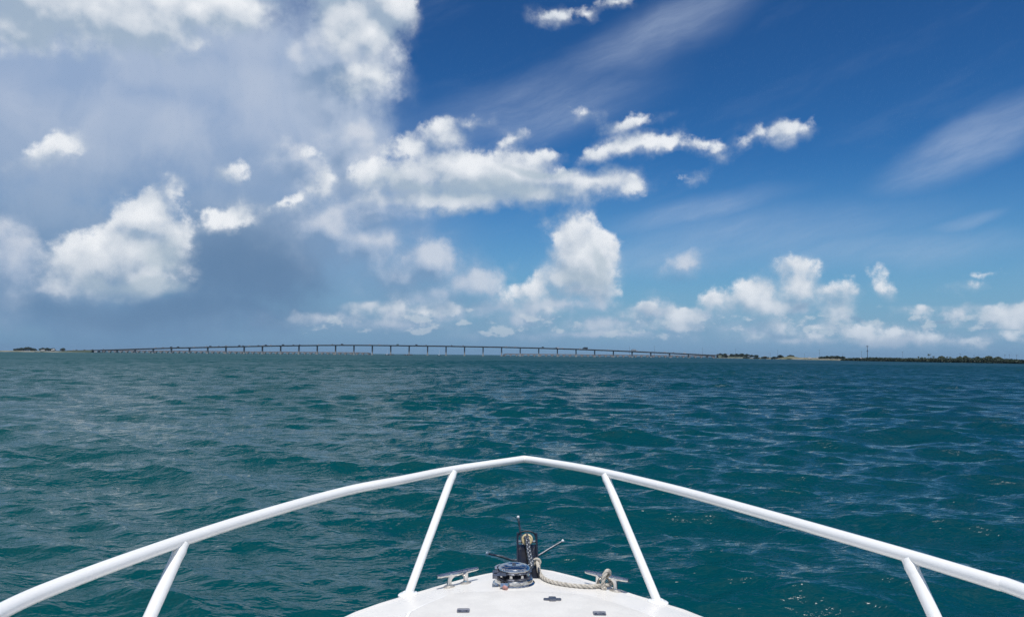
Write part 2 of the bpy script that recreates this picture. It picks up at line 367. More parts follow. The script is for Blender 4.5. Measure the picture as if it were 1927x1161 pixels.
# ------------------------------------------------------------------ the sea: one sheet out to the horizon
th = np.concatenate([np.linspace(-180, -42, 40)[:-1], np.linspace(-42, 42, 560), np.linspace(42, 180, 40)[1:]]) * math.pi / 180
rr = np.concatenate([np.geomspace(.6, 2.0, 8)[:-1], np.geomspace(2.0, 60, 600), np.arange(60.3, 420, .36), np.geomspace(420.4, 2300, 220), np.geomspace(2300, 9000, 10)[1:]])
TH, RR = np.meshgrid(th, rr); Xg = RR * np.sin(TH); Yg = RR * np.cos(TH)
DR = np.gradient(rr)[:, None] * np.ones_like(TH)
dxv = np.zeros_like(Xg); dyv = np.zeros_like(Xg); dzv = np.zeros_like(Xg)
WIND = R(190)                              # chop runs mostly towards the boat, a little across
for i in range(90):
    lam = 0.34 * (8.0 / 0.34) ** (i / 89.0) * rng.uniform(.93, 1.07)
    k = 2 * math.pi / lam
    dirn = WIND + rng.normal(0, .36 if lam > 2.0 else .52)
    steep = .040 * math.exp(-(lam / 6.0) ** 2) * rng.uniform(.4, 1.5) * (1.30 if lam > .8 else 1.25)
    A = steep / k
    ph = k * (Xg * math.sin(dirn) + Yg * math.cos(dirn)) + rng.uniform(0, 6.28)
    fade = np.clip((lam / DR - 2.0) / 2.0, 0, 1)
    s_, c_ = np.sin(ph), np.cos(ph)
    dzv += A * c_ * fade; q_ = 1.0 * A
    dxv -= q_ * math.sin(dirn) * s_ * fade; dyv -= q_ * math.cos(dirn) * s_ * fade
# gusts: patches of rougher and calmer water
gust = np.zeros_like(Xg)
for i in range(10):
    lam = rng.uniform(18, 90); a = rng.uniform(0, 6.28)
    gust += np.sin(2 * math.pi / lam * (Xg * math.sin(a) + Yg * math.cos(a)) + rng.uniform(0, 6.28))
gust = 1 + .14 * np.clip(gust / 2.2, -1.5, 1.5)
near = np.clip((RR - 1.0) / 2.0, 0, 1)
V = np.stack([Xg + dxv * gust, Yg + dyv * gust, dzv * gust * near], -1).reshape(-1, 3)
nr, nc = Xg.shape
ii, jj = np.meshgrid(np.arange(nr - 1), np.arange(nc - 1), indexing='ij')
quads = np.stack([ii * nc + jj, ii * nc + jj + 1, (ii + 1) * nc + jj + 1, (ii + 1) * nc + jj], -1).reshape(-1, 4)
me = bpy.data.meshes.new('water')
me.vertices.add(len(V)); me.vertices.foreach_set('co', V.ravel())
me.loops.add(quads.size); me.loops.foreach_set('vertex_index', quads.ravel()[::1].astype(np.int32))
me.polygons.add(len(quads)); me.polygons.foreach_set('loop_start', np.arange(0, quads.size, 4, dtype=np.int32))
me.update(calc_edges=True)
me.flip_normals()
me.polygons.foreach_set('use_smooth', np.ones(len(quads), bool))
wm = bpy.data.materials.new('sea_water'); wm.use_nodes = True; t = NT(wm.node_tree); b = t.n['Principled BSDF']
geo = t.node('ShaderNodeNewGeometry', out=0)
dist = t.length(t.v('MULTIPLY', geo, (1, 1, 0)))
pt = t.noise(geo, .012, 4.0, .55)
gx = t.node('ShaderNodeSeparateXYZ', [geo]); gxs = gx.node        # base colour runs from greener to port to bluer to starboard
grade = t.m('ADD', t.m('DIVIDE', gx, t.m('ADD', t.m('ABSOLUTE', gxs.outputs[1]), 25.0)), t.m('MULTIPLY', t.m('SUBTRACT', pt, .5), .7))
t.put(b.inputs['Base Color'], t.mix(t.ss(grade, -.45, .5), (.0006, .053, .056, 1), (.0003, .037, .055, 1)))
b.inputs['IOR'].default_value = 1.333; b.inputs['Specular IOR Level'].default_value = .44; b.inputs['Roughness'].default_value = .06
rvar = t.noise(t.v('MULTIPLY', geo, (.012, .05, 1)), 1.0, 5.0, .6)
t.put(b.inputs['Roughness'], t.m('MULTIPLY', t.m('POWER', t.lr(dist, 40, 560, .0035, .27), .5), t.lr(rvar, .3, .7, .75, 1.25)))
wv = t.v('MULTIPLY', geo, (.55, 1.20, 1))
h0 = t.noise(wv, 7.0, 2.5, .5, dist=.4)
h1 = t.noise(wv, 1.6, 4.0, .56, dist=.3)
h2 = t.noise(wv, .42, 6.0, .64, dist=.2)
hh = t.m('MULTIPLY', t.m('MULTIPLY', h0, .032), t.lr(dist, 15, 100, 1.0, .15))
hh = t.m('ADD', hh, t.m('MULTIPLY', t.m('MULTIPLY', h1, .30), t.m('MULTIPLY', t.lr(dist, 10, 60, .40, .8), t.lr(dist, 200, 420, 1.0, .25))))
hh = t.m('ADD', hh, t.m('MULTIPLY', t.m('MULTIPLY', h2, 1.1), t.m('MULTIPLY', t.lr(dist, 200, 450, .0, .5), t.lr(dist, 700, 1500, 1.0, .2))))
bn = t.n.new('ShaderNodeBump'); bn.inputs['Strength'].default_value = 1.0; bn.inputs['Distance'].default_value = 1.0
t.put(bn.inputs['Height'], hh); t.l.new(bn.outputs[0], b.inputs['Normal'])
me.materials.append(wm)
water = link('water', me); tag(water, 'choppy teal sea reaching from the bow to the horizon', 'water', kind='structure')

# ------------------------------------------------------------------ the boat
DZ = 1.80                                  # deck height above the water at its edge
def axis_x(y): return .12 - .027 * (y - 4.6)
boat = empty('motor_boat', (axis_x(1.0), 1.0, 0))
tag(boat, 'white motor boat seen from its helm, bow with railing pointing ahead', 'boat')

edgeL = [(645, 1161), (720, 1132.8), (768, 1119), (815, 1105), (860, 1092), (900, 1082.5), (931.5, 1076.8), (965, 1071)]
edgeR = [(1325, 1161), (1262, 1138), (1218.7, 1127), (1179.5, 1113), (1140, 1101), (1101, 1090), (1060, 1078.5), (1030, 1072.5)]
PL = [onz(*p, DZ)[:2] for p in edgeL]; PR = [onz(*p, DZ)[:2] for p in edgeR]
tip = onz(998, 1068.0, DZ)[:2]
base2L, base2R = onz(147, 1460, DZ), onz(1906, 1480, DZ)
def aft(side):
    o = []
    for y, w in ((3.85, 1.20), (3.3, 1.42), (2.6, 1.60), (1.8, 1.72), (.8, 1.78), (-1.0, 1.80), (-4.2, 1.70)): o.append(np.array([axis_x(y) + side * w, y]))
    return o
def resample(P, n=46):
    P = spline(P, 10); d = np.concatenate([[0], np.cumsum([np.linalg.norm(P[i + 1] - P[i]) for i in range(len(P) - 1)])])
    s = np.linspace(0, d[-1], n) ; P = np.array(P)
    return np.stack([np.interp(s, d, P[:, k]) for k in range(2)], -1)
OL = resample(list(reversed(aft(-1))) + PL + [tip], 60); OR = resample(list(reversed(aft(1))) + PR + [tip], 60)
# port and starboard run from the transom to the stem
def camber(t): return .020 * (1 - t * t)
def deck_z(x, y):
    xl = np.interp(y, OL[:, 1], OL[:, 0]); xr = np.interp(y, OR[:, 1], OR[:, 0])
    c, w = (xl + xr) / 2, max((xr - xl) / 2, .02)
    return DZ + camber(min(1, abs(x - c) / w)) * min(1, w / .4)
g = G(); NW = 16; vv = []
for i in range(len(OL)):
    a, c_ = OL[i], OR[i]; w = np.linalg.norm(c_ - a) / 2
    for k in range(NW + 1):
        t_ = -1 + 2 * k / NW; p = (a + c_) / 2 + (c_ - a) / 2 * t_
        vv.append((p[0], p[1], DZ + camber(t_) * min(1, w / .4)))
ff = [(i * (NW + 1) + k, i * (NW + 1) + k + 1, (i + 1) * (NW + 1) + k + 1, (i + 1) * (NW + 1) + k) for i in range(len(OL) - 1) for k in range(NW)]
mesh('deck', vv, ff, M['gel'], boat)
# hull sides: gunwale roll, rub strip, flare, chine, keel
loop = np.concatenate([OL, OR[::-1][1:]]); n = len(loop)
nrm = []
for i in range(n):
    a = loop[max(i - 1, 0)]; c_ = loop[min(i + 1, n - 1)]; tt = c_ - a; tt = tt / (np.linalg.norm(tt) + 1e-9); nrm.append((-tt[1], tt[0]))
nrm = np.array(nrm); 
if np.dot(nrm[5], loop[5] - np.array([axis_x(0), loop[5][1]])) < 0: nrm = -nrm
cen = np.stack([[axis_x(p[1]) for p in loop], np.minimum(loop[:, 1], 4.55)], -1)
rings = []
for (o_, s_, z) in ((-.002, 1, DZ), (.010, 1, DZ - .004), (.020, 1, DZ - .016), (.024, 1, DZ - .05), (.0, .99, DZ - .15), (0, .93, 1.25), (0, .80, .65), (0, .70, .25), (0, .60, -.05), (0, .06, -.45)):
    p = cen + (loop - cen) * s_ + nrm * o_; rings.append(np.concatenate([p, np.full((n, 1), z)], 1))
vv = np.concatenate(rings); ff = [(r_ * n + i, r_ * n + i + 1, (r_ + 1) * n + i + 1, (r_ + 1) * n + i) for r_ in range(len(rings) - 1) for i in range(n - 1)]
ff += [(r_ * n, (r_ + 1) * n, (r_ + 1) * n + n - 1, r_ * n + n - 1) for r_ in range(len(rings) - 1)]
mesh('hull', vv, ff, M['gel'], boat)
g = G(); g.tube([(p[0] + q[0] * .030, p[1] + q[1] * .030, DZ - .062) for p, q in zip(loop, nrm)], .017, 8); g.obj('rub_strip', M['rub'], boat)

# low lip of the gunwale just inside the edge
g = G(); lp = []
inner = [p - q * .018 for p, q in zip(loop, nrm)]
g.tube([(p[0], p[1], DZ + .001) for p in inner], .012, 8, flat=.5); g.obj('toe_rail', M['gel'], boat)

# moulded hatch
hp = [(852, 1117.5), (905, 1115.5), (1003, 1115.5), (1065, 1118), (1108, 1121.5), (1150, 1133), (1195, 1147), (1222, 1157)]
HP = [onz(*p, DZ + .018)[:2] for p in hp]
HL = [onz(*p, DZ + .018)[:2] for p in ((780, 1147), (800, 1137), (827, 1126))]
back = [np.array([HP[-1][0] + .02, HP[-1][1] - .10]), np.array([HP[-1][0] - .02, 3.75]), np.array([axis_x(3.7), 3.70]), np.array([HL[0][0] + .02, 3.75]), np.array([HL[0][0] - .02, HL[0][1] - .10])]
outl = np.array(spline(HL + HP + back + [HL[0]], 5)[:-1]); cc = outl.mean(0); n = len(outl)
vv = []; 
for s_, dz in ((1.0, -.02), (1.0, .004), (.992, .0095), (.98, .011), (.6, .011), (.25, .011)):
    for p in outl:
        q = cc + (p - cc) * s_; vv.append((q[0], q[1], deck_z(q[0], q[1]) + dz))
vv.append((cc[0], cc[1], deck_z(*cc) + .011)); nk = 6
ff = [(r_ * n + i, r_ * n + (i + 1) % n, (r_ + 1) * n + (i + 1) % n, (r_ + 1) * n + i) for r_ in range(nk - 1) for i in range(n)] + [((nk - 1) * n + i, (nk - 1) * n + (i + 1) % n, nk * n) for i in range(n)]
hatch = mesh('hatch', vv, ff, M['nonskid'], boat)
sv = []
for s_ in (.999, 1.020):
    for p in outl:
        q = cc + (p - cc) * s_; sv.append((q[0], q[1], deck_z(q[0], q[1]) + .0045))
mesh('seam', sv, [(i, (i + 1) % n, n + (i + 1) % n, n + i) for i in range(n)], M['seam'], hatch)
def hinge(px, py, w, d, name, wing=0):
    p = onz(px, py, DZ + .03); z = deck_z(p[0], p[1]) + .0105
    def rr_(w_, d_, z0, z1, rd):
        poly = []
        for (sx_, sy_, a0) in ((1, 1, 0), (-1, 1, 90), (-1, -1, 180), (1, -1, 270)):
            for k in range(4):
                a = R(a0 + k * 30); poly.append((p[0] + sx_ * (w_ - rd) + rd * math.cos(a), p[1] + sy_ * (d_ - rd) + rd * math.sin(a)))
        g.prism(poly, 'z', z0, z1)
    g = G(); rr_(w, d, z, z + .006, .010)
    if wing: rr_(w * .42, d * 1.7, z + .001, z + .011, .008)
    else:
        g.tube([(p[0] - w, p[1] + d * .2, z + .006), (p[0] + w, p[1] + d * .2, z + .006)], .006, 10)
        for s_ in (-1, 1): g.lathe([(.0062, 0), (.0062, .0015), (.003, .0025)], 12, (p[0] + s_ * w * .55, p[1] - d * .5, z + .006))
    return g.obj(name, M['greym'], hatch)
hinge(872, 1148.5, .034, .030, 'hinge'); hinge(1128, 1153.5, .034, .030, 'hinge'); hinge(1039.5, 1128, .050, .018, 'latch', 1)

# bow rail
def rail_z(y): return 2.455 - .010 * max(0, 5.0 - y)
def on_rail(px, py):
    p = onz(px, py, 2.455)
    for _ in range(4): p = onz(px, py, rail_z(p[1]))
    return p
RL = [(988, 863), (963, 867), (850, 884), (750, 904), (650, 924), (500, 966), (350, 1014), (150, 1086), (0, 1151)]
RRt = [(988, 863), (1113, 884), (1263, 919), (1413, 960), (1563, 1003), (1713, 1046.5), (1863, 1092), (1927, 1112.5)]
TUBE = .0255
def rail_side(lst, side):
    P = [on_rail(*p) for p in lst]
    d = P[-1] - P[-3]; d = d / np.linalg.norm(d)
    for y in (2.0, 1.4, .6, -.3): P.append(np.array([axis_x(y) + side * (1.63 if y > 1.5 else 1.70 if y > 1 else 1.74), y, rail_z(y)]))
    P.append(np.array([axis_x(-.5) + side * 1.74, -.50, 2.30])); P.append(np.array([axis_x(-.55) + side * 1.73, -.56, 1.79]))
    return P
SL, SR = spline(rail_side(RL, -1), 8), spline(rail_side(RRt, 1), 8)
# soften the bend at the stem a little
a0 = SL[2]; b0 = SR[2]; apex = SL[0]
bend = [(1 - u_) ** 2 * a0 + 2 * u_ * (1 - u_) * apex + u_ ** 2 * b0 for u_ in np.linspace(0, 1, 9)]
path = list(reversed(SL[3:])) + bend + SR[3:]
g = G(); g.tube(path, TUBE, 24); rail = g.obj('top_rail', M['paint'], boat)
def rail_hit(px, py): return on_rail(px, py)
def post(top_px, base_pt):
    tp = rail_hit(*top_px); bp = np.array(base_pt, float); bp[2] = deck_z(bp[0], bp[1])
    d = tp - bp; Lp = np.linalg.norm(d)
    g = G(); fr = [0, .03, .06, .5, .93, .96, .985]
    g.tube([bp + d * u_ for u_ in fr], [TUBE * .98] * 7, 20); o = g.obj('rail_post', M['paint'], boat)
    g = G(); hd = np.array([d[0], d[1]]); hd /= np.linalg.norm(hd); M_ = Matrix.Translation(Vector(bp)) @ Matrix.Rotation(math.atan2(hd[1], hd[0]), 4, 'Z')
    g.lathe([(.052, -.004), (.052, .006), (.048, .010), (.034, .012), (.028, .020)], 28, (0, 0, 0), lambda r_, z, a: r_ * (1.0 + .30 * math.cos(a) ** 2))
    g.xf(M_); g.obj('base_flange', M['paint'], o)
    # weld fillet under the rail
    g = G(); g.tube([bp + d * .91, bp + d * .945, bp + d * .972], [TUBE * .99, TUBE * 1.10, TUBE * .92], 18); g.obj('weld', M['paint'], o)
b1 = onz(768, 1115.5, DZ + .01); b2 = onz(1238, 1130, DZ + .01)
post((855, 884), b1); post((1137, 890), b2)
post((347, 1016), base2L); post((1706, 1046), base2R)
for s_, S_ in ((-1, SL), (1, SR)):          # the next pair aft, out of the picture
    tp = min(S_, key=lambda p: abs(p[1] - 1.0)); bp = np.array([tp[0] + s_ * .02, .55, DZ])
    g = G(); g.tube([bp, (bp + tp) / 2, tp], TUBE * .98, 16); g.obj('rail_post', M['paint'], boat)

# cleats
def cleat(e0, e1, h):
    a = onz(*e0, DZ + h); c_ = onz(*e1, DZ + h); mid = (a + c_) / 2; L = np.linalg.norm(c_ - a) / 2
    ang = math.atan2(c_[1] - a[1], c_[0] - a[0])
    root = empty('cleat', (mid[0] - boat.location.x, mid[1] - boat.location.y, deck_z(mid[0], mid[1])))
    root.parent = boat; zt = DZ + h - deck_z(mid[0], mid[1])
    Rz = Matrix.Rotation(ang, 4, 'Z')
    g = G(); us = np.linspace(-1, 1, 25)
    g.tube([(u_ * L, 0, zt - .004 + .004 * abs(u_)) for u_ in us], [.0165 - .0055 * abs(u_) ** 1.5 if abs(u_) < .99 else .0095 for u_ in us], 14, flat=.95)
    g.xf(Rz); g.obj('horn_bar', M['chrome'], root, world_coords=False)
    for s_ in (-1, 1):
        x = s_ * L * .40; g = G()
        g.tube([(x - s_ * .014, 0, zt - .004), (x - s_ * .004, 0, zt - .018), (x, 0, zt * .55), (x + s_ * .001, 0, zt * .25), (x, 0, .004)], [.025, .019, .0145, .0140, .018], 14); g.xf(Rz)
        leg = g.obj('leg', M['chrome'], root, world_coords=False)
        g = G(); g.lathe([(.028, -.003), (.028, .005), (.022, .009), (.014, .012)], 24, (x, 0, 0), lambda r_, z, q: r_ * (1 + .35 * abs(math.cos(q)) ** 3)); g.xf(Rz); g.obj('foot', M['satin'], root, world_coords=False)
    return root, mid, ang, L
cl, _, _, _ = cleat((822, 1085), (899, 1069), .082)
cr, crm, cra, crl = cleat((1102, 1075), (1183, 1092), .082)

# windlass
wc = onz(967, 1096.5, DZ + .018); wz = deck_z(wc[0], wc[1]); wc[2] = wz
wl = empty('windlass', (wc[0] - boat.location.x, wc[1] - boat.location.y, wz)); wl.parent = boat
loc = lambda gg, name, m_, par=wl: gg.obj(name, m_, par, world_coords=False)
g = G(); g.lathe([(.128, -.004), (.128, .004), (.121, .010), (.117, .012), (.115, .030), (.108, .036)], 64, (0, 0, 0)); loc(g, 'base_housing', M['chrome'])
g = G()
def teeth(r_, z, a): return r_ * (1 - .13 * max(0, math.cos(a * 9)) ** 2)
g.lathe([(.095, .034), (.109, .037), (.112, .041), (.106, .046), (.088, .054), (.074, .060), (.074, .066), (.088, .068), (.106, .072), (.110, .075), (.107, .079), (.09, .081)], 90, (0, 0, 0), lambda r_, z, a: teeth(r_, z, a) if r_ < .1085 else r_ * (1 - .05 * max(0, math.cos(a * 9)) ** 4))
gy = loc(g, 'chain_wheel', M['greym'])
for k in range(9):                          # pockets of the chain wheel
    a = 2 * math.pi * (k + .5) / 9; g = G(); g.box(-.012, .012, -.010, .010, -.010, .010, (-.006, .006, -.007, .007)); g.xf(Matrix.Translation((.091 * math.cos(a), .091 * math.sin(a), .058)) @ Matrix.Rotation(a, 4, 'Z') @ Matrix.Rotation(R(20), 4, 'Y')); loc(g, 'pocket_rib', M['chrome'])
g = G(); g.lathe([(.092, .079), (.098, .081), (.0995, .086), (.098, .092), (.092, .100), (.078, .107), (.058, .1105), (.030, .1125), (.026, .111), (.010, .111)], 72); cap = loc(g, 'drum_cap', M['chrome'])
g = G(); g.lathe([(.011, .109), (.011, .116), (.008, .118)], 6); loc(g, 'bolt', M['greym'])
# chain stripper and control arm on the port side
g = G(); arc = [(-.118 * math.cos(a), -.118 * math.sin(a)) for a in np.linspace(-.75, .35, 10)]
arc2 = [(-.104 * math.cos(a), -.104 * math.sin(a)) for a in np.linspace(.35, -.75, 10)]
g.prism(arc + arc2, 'z', .034, .092); loc(g, 'guard', M['chrome'])
g = G(); g.box(-.125, -.045, -.112, -.080, .070, .082, (-.120, -.05, -.108, -.084)); g.box(-.128, -.100, -.105, -.03, .052, .082); loc(g, 'stripper_arm', M['greym'])
g = G(); g.box(-.082, -.036, -.136, -.100, .014, .034, (-.080, -.038, -.130, -.104)); loc(g, 'bracket', M['chrome'])
g = G(); g.tube([(-.062, -.118, .012), (-.055, -.140, .010), (-.040, -.150, .008)], [.011, .013, .010], 12); loc(g, 'plug', M['pink'])

# anchor roller at the stem
fr = ony(991.5, 1024, 5.66); bk = onz(994, 1086, DZ + .02)
ax = np.array([fr[0] - bk[0], fr[1] - bk[1], 0]); Lr = np.linalg.norm(ax); ang = math.atan2(ax[1], ax[0]); rise = fr[2] - bk[2]
ro = empty('anchor_roller', (bk[0] - boat.location.x, bk[1] - boat.location.y, bk[2] - .012)); ro.parent = boat
Rr = Matrix.Rotation(ang, 4, 'Z'); hw = .062; rs = lambda x: rise * (x / Lr) ** 1.5
g = G(); xs = np.linspace(-.02, Lr, 12)
vv = []; 
for x in xs:
    for (y, z) in ((-hw, 0), (hw, 0), (hw, .012), (-hw, .012)): vv.append((x, y, rs(max(x, 0)) + z))
ff = [(i * 4 + k, i * 4 + (k + 1) % 4, (i + 1) * 4 + (k + 1) % 4, (i + 1) * 4 + k) for i in range(11) for k in range(4)] + [(0, 1, 2, 3), (47, 46, 45, 44)]
g.add(vv, ff); g.xf(Rr); loc(g, 'channel_floor', M['black'], ro)
for s_ in (-1, 1):
    prof = [(-.02, 0), (Lr * .9, rs(Lr * .9) - .02), (Lr + .02, rise - .01), (Lr + .05, rise + .03)] + [(Lr - .01 + .058 * math.cos(a), rise + .035 + .052 * math.sin(a)) for a in np.linspace(0, 2.3, 8)] + [(Lr * .72, rs(Lr * .72) + .045), (Lr * .3, rs(Lr * .3) + .035), (-.02, .045)]
    g = G(); g.prism(prof, 'y', s_ * hw, s_ * (hw + .008)); g.xf(Rr); loc(g, 'side_plate', M['black'], ro)
    g = G(); g.tube([(x_, s_ * (hw + .004), z_ + .003) for x_, z_ in reversed(prof[4:])], .0065, 8); g.xf(Rr); loc(g, 'edge_rim', M['black'], ro)
g = G(); g.tube(spline([(Lr - .02, -hw - .004, rise + .05), (Lr + .0, -hw * .97, rise + .072), (Lr + .002, -hw * .7, rise + .094), (Lr + .005, 0, rise + .103), (Lr + .002, hw * .7, rise + .094), (Lr, hw * .97, rise + .072), (Lr - .02, hw + .004, rise + .05)], 6), .0055, 8); g.xf(Rr); loc(g, 'bail', M['black'], ro)
g = G(); g.tube([(Lr - .01, -hw - .012, rise + .035), (Lr - .01, hw + .012, rise + .035)], .008, 10); g.xf(Rr); loc(g, 'axle', M['chrome'], ro)
wp = ony(992, 1015, 5.62) - np.array([bk[0], bk[1], bk[2] - .012])
g = G(); g.lathe([(.020, -.030), (.037, -.028), (.040, -.020), (.040, .012), (.037, .020), (.030, .022), (.028, .018), (.010, .018)], 36)
g.xf(Matrix.Translation(Vector(wp)) @ Matrix.Rotation(R(78), 4, 'X')); loc(g, 'roller_wheel', M['cream'], ro)

# ---- things the boat carries
# chain
def chain_link():
    g = G(); L2, Wd = .0190, .0125; pts = []
    for a in np.linspace(-90, 90, 7): pts.append((L2 + Wd * math.cos(R(a)), Wd * math.sin(R(a)), 0))
    for a in np.linspace(90, 270, 7): pts.append((-L2 + Wd * math.cos(R(a)), Wd * math.sin(R(a)), 0))
    g.tube(pts, .0062, 8, closed=True)
    return mesh('link', g.v, g.f, M['galv'], None)
ch0 = chain_link(); link_me = ch0.data; bpy.data.objects.remove(ch0)
cpts = spline([ony(990, 1008, 5.60), ony(992.5, 1017, 5.54), ony(995, 1036, 5.36), ony(998, 1052, 5.18), ony(1000, 1062, 5.06), ony(990, 1072, 5.02)], 20)
chain = empty('anchor_chain', Vector(cpts[0])); tag(chain, 'galvanised chain running from the cream roller down to the windlass', 'chain')
dd = np.concatenate([[0], np.cumsum([np.linalg.norm(cpts[i + 1] - cpts[i]) for i in range(len(cpts) - 1)])]); k = 0; s_ = .008
cp = np.array(cpts)
while s_ < dd[-1]:
    p = np.array([np.interp(s_, dd, cp[:, q]) for q in range(3)]); p2 = np.array([np.interp(min(s_ + .01, dd[-1]), dd, cp[:, q]) for q in range(3)]); p1 = np.array([np.interp(max(s_ - .01, 0), dd, cp[:, q]) for q in range(3)])
    o = link('link', link_me, chain, Vector(p) - chain.location)
    o.rotation_mode = 'QUATERNION'; o.rotation_quaternion = Vector(p2 - p1).to_track_quat('X', 'Z') @ Matrix.Rotation(R(45 + 90 * (k % 2)), 4, 'X').to_quaternion()
    s_ += .0385; k += 1
# grapnel anchor hanging at the stem
crown = ony(988, 1046, 5.86)
anc = empty('grapnel_anchor', Vector(crown)); tag(anc, 'grey grapnel anchor with thin splayed tines stowed at the stem', 'anchor')
g = G(); g.tube(spline([crown + np.array([0, .03, -.03]), crown, ony(991, 1030, 5.74), ony(991.5, 1017, 5.63)], 5), .012, 12); g.obj('shank', M['galv'], anc)
def tine(pts, r0=.0085):
    P = spline(pts, 6); g = G(); m_ = len(P); g.tube(P, [r0 * (1.1 - .25 * i / m_) for i in range(m_)], 10); o = g.obj('tine', M['galv'], anc)
    e = P[-1]; g = G(); g.lathe([(.004, -.012), (.009, -.008), (.0115, 0), (.009, .008), (.004, .012)], 12, tuple(e)); g.obj('tip', M['tip'], o)
tine([crown, ony(983, 1022, 5.92), ony(979, 998, 5.95), ony(975, 973, 5.96)])
tine([crown, ony(1008, 1047, 5.92), ony(1034, 1032, 5.97), ony(1059, 1017.5, 6.0)])
tine([crown, ony(968, 1054, 5.84), ony(944, 1047, 5.78), ony(917, 1041, 5.76)])
tine([crown, ony(990, 1066, 5.95), ony(986, 1085, 6.08), ony(984, 1100, 6.15)])
g = G(); g.lathe([(.014, -.02), (.020, -.012), (.020, .012), (.014, .02)], 16, tuple(crown)); g.obj('crown_collar', M['galv'], anc)

# rope made fast to the starboard cleat
def dk(px, py, dz):
    p = onz(px, py, DZ + .01 + dz)
    for _ in range(3): p = onz(px, py, deck_z(p[0], p[1]) + dz)
    return p
rad = .0125
cu = np.array([math.cos(cra), math.sin(cra), 0]); cv = np.array([-math.sin(cra), math.cos(cra), 0])
zb = DZ + .082; c0 = np.array([crm[0], crm[1], 0]); q0 = -.004
def cp_(u_, v_, z): return c0 + cu * u_ + cv * v_ + np.array([0, 0, z])
zd = deck_z(crm[0], crm[1])
main = [dk(1010, 1057, .055), dk(1013, 1064, .045), dk(1015, 1076, .026), dk(1022, 1086, .016), dk(1037, 1093.5, .013), dk(1060, 1098.5, .0125), dk(1088, 1102, .0125), dk(1112, 1103, .014), cp_(-.04, -.030, zd + .018), cp_(-.005, -.020, zd + .024), cp_(.022, .018, zd + .030)]
loop_ = [cp_(.022, .018, zd + .030), cp_(.0, .030, zd + .060), cp_(.004, .020, zb + .020), cp_(.006, -.004, zb + .030), cp_(.002, -.028, zb + .014), cp_(-.004, -.034, zd + .050), cp_(-.006, -.032, zd + .016), cp_(.012, -.034, zd + .010)]
def strands(pts, r_, name, parent, turns_per_m=34, n=3):
    P = spline(pts, 16); P = np.array(P); d = np.concatenate([[0], np.cumsum(np.linalg.norm(np.diff(P, axis=0), axis=1))])
    m_ = max(20, int(d[-1] / .0035)); s = np.linspace(0, d[-1], m_); P = np.stack([np.interp(s, d, P[:, k_]) for k_ in range(3)], -1)
    T = np.gradient(P, axis=0); T /= np.linalg.norm(T, axis=1)[:, None]
    N = np.cross(T[0], [0, 0, 1.0]); N /= np.linalg.norm(N) + 1e-9; g = G(); Ns = []; Bs = []
    for i in range(m_):
        N = N - T[i] * np.dot(N, T[i]); N /= np.linalg.norm(N); Ns.append(N); Bs.append(np.cross(T[i], N))
    Ns, Bs = np.array(Ns), np.array(Bs)
    for k_ in range(n):
        a = s * turns_per_m * 2 * math.pi / 3 + 2 * math.pi * k_ / n
        g.tube(P + (Ns * np.cos(a)[:, None] + Bs * np.sin(a)[:, None]) * r_ * .50, r_ * .56, 7)
    return g.obj(name, M['rope'], parent)
rope = empty('mooring_rope', Vector(dk(1060, 1098, 0))); tag(rope, 'off-white twisted rope lying on deck, hitched over the right cleat', 'rope')
strands(main, rad, 'lay', rope); strands(loop_, rad * 1.05, 'hitch', rope)
e0 = dk(1010, 1057, .055)
g = G(); g.tube([e0 + np.array([.022 * math.cos(a), 0, .020 * math.sin(a)]) for a in np.linspace(0, 2 * math.pi, 14)[:-1]], .009, 8, closed=True); g.obj('eye', M['rope'], rope)
sh = empty('shackle', Vector(e0)); tag(sh, 'small steel shackle between the chain and the rope eye', 'shackle')
a_ = ony(1000, 1054, 5.16); g = G(); g.tube(spline([a_, (a_ + e0) / 2 + np.array([0, 0, .004]), e0], 5), .0055, 8); g.obj('bow', M['galv'], sh)
g = G(); g.tube([e0 + np.array([-.006, -.016, 0]), e0 + np.array([-.006, .016, 0])], .0045, 8); g.obj('pin', M['galv'], sh)

# ------------------------------------------------------------------ the long bridge
TH_B = R(1.6); U = np.array([math.cos(TH_B), -math.sin(TH_B)]); NB = np.array([math.sin(TH_B), math.cos(TH_B)])   # along, and away from us
B0 = np.array([-926.0, 1792.0]); SP = 41.1; NP = 34
def bpt(s, off=0.0): return B0 + U * s + NB * off
def px_s(px, off=0.0):                      # where a pixel column meets the bridge line
    d = ray(px, 660); o = B0 + NB * off; A_ = np.array([[d[0], -U[0]], [d[1], -U[1]]]); t_, s = np.linalg.solve(A_, o - CAM[:2]); return s
def px_z(px, py, off=0.0):
    s = px_s(px, off); p = bpt(s, off); return ony(px, py, p[1])[2]
prof = [(120, 659.6), (189, 658.0), (256, 655.9), (323, 653.9), (427, 651.6), (529, 649.6), (600, 648.8), (650, 648.5), (702, 648.8), (771, 649.5), (840, 650.4), (943, 652.2), (1013, 653.9), (1083, 656.0), (1153, 658.7), (1224, 661.8), (1260, 663.5), (1296, 665.2), (1331, 667.0), (1380, 669.0)]
PS = [px_s(p[0]) for p in prof]; PZ = [px_z(*p) for p in prof]
def road_z(s): return float(np.interp(s, PS, PZ))
def at(s, off, z): p = bpt(s, off); return (p[0], p[1], z)
def beam(g, s0, s1, o0, o1, zt0, zt1, dep):
    z0, z1 = zt0, zt1
    g.add([at(s0, o0, z0 - dep), at(s0, o1, z0 - dep), at(s0, o1, z0), at(s0, o0, z0), at(s1, o0, z1 - dep), at(s1, o1, z1 - dep), at(s1, o1, z1), at(s1, o0, z1)],
          [(0, 1, 2, 3), (7, 6, 5, 4), (0, 4, 5, 1), (1, 5, 6, 2), (2, 6, 7, 3), (3, 7, 4, 0)])
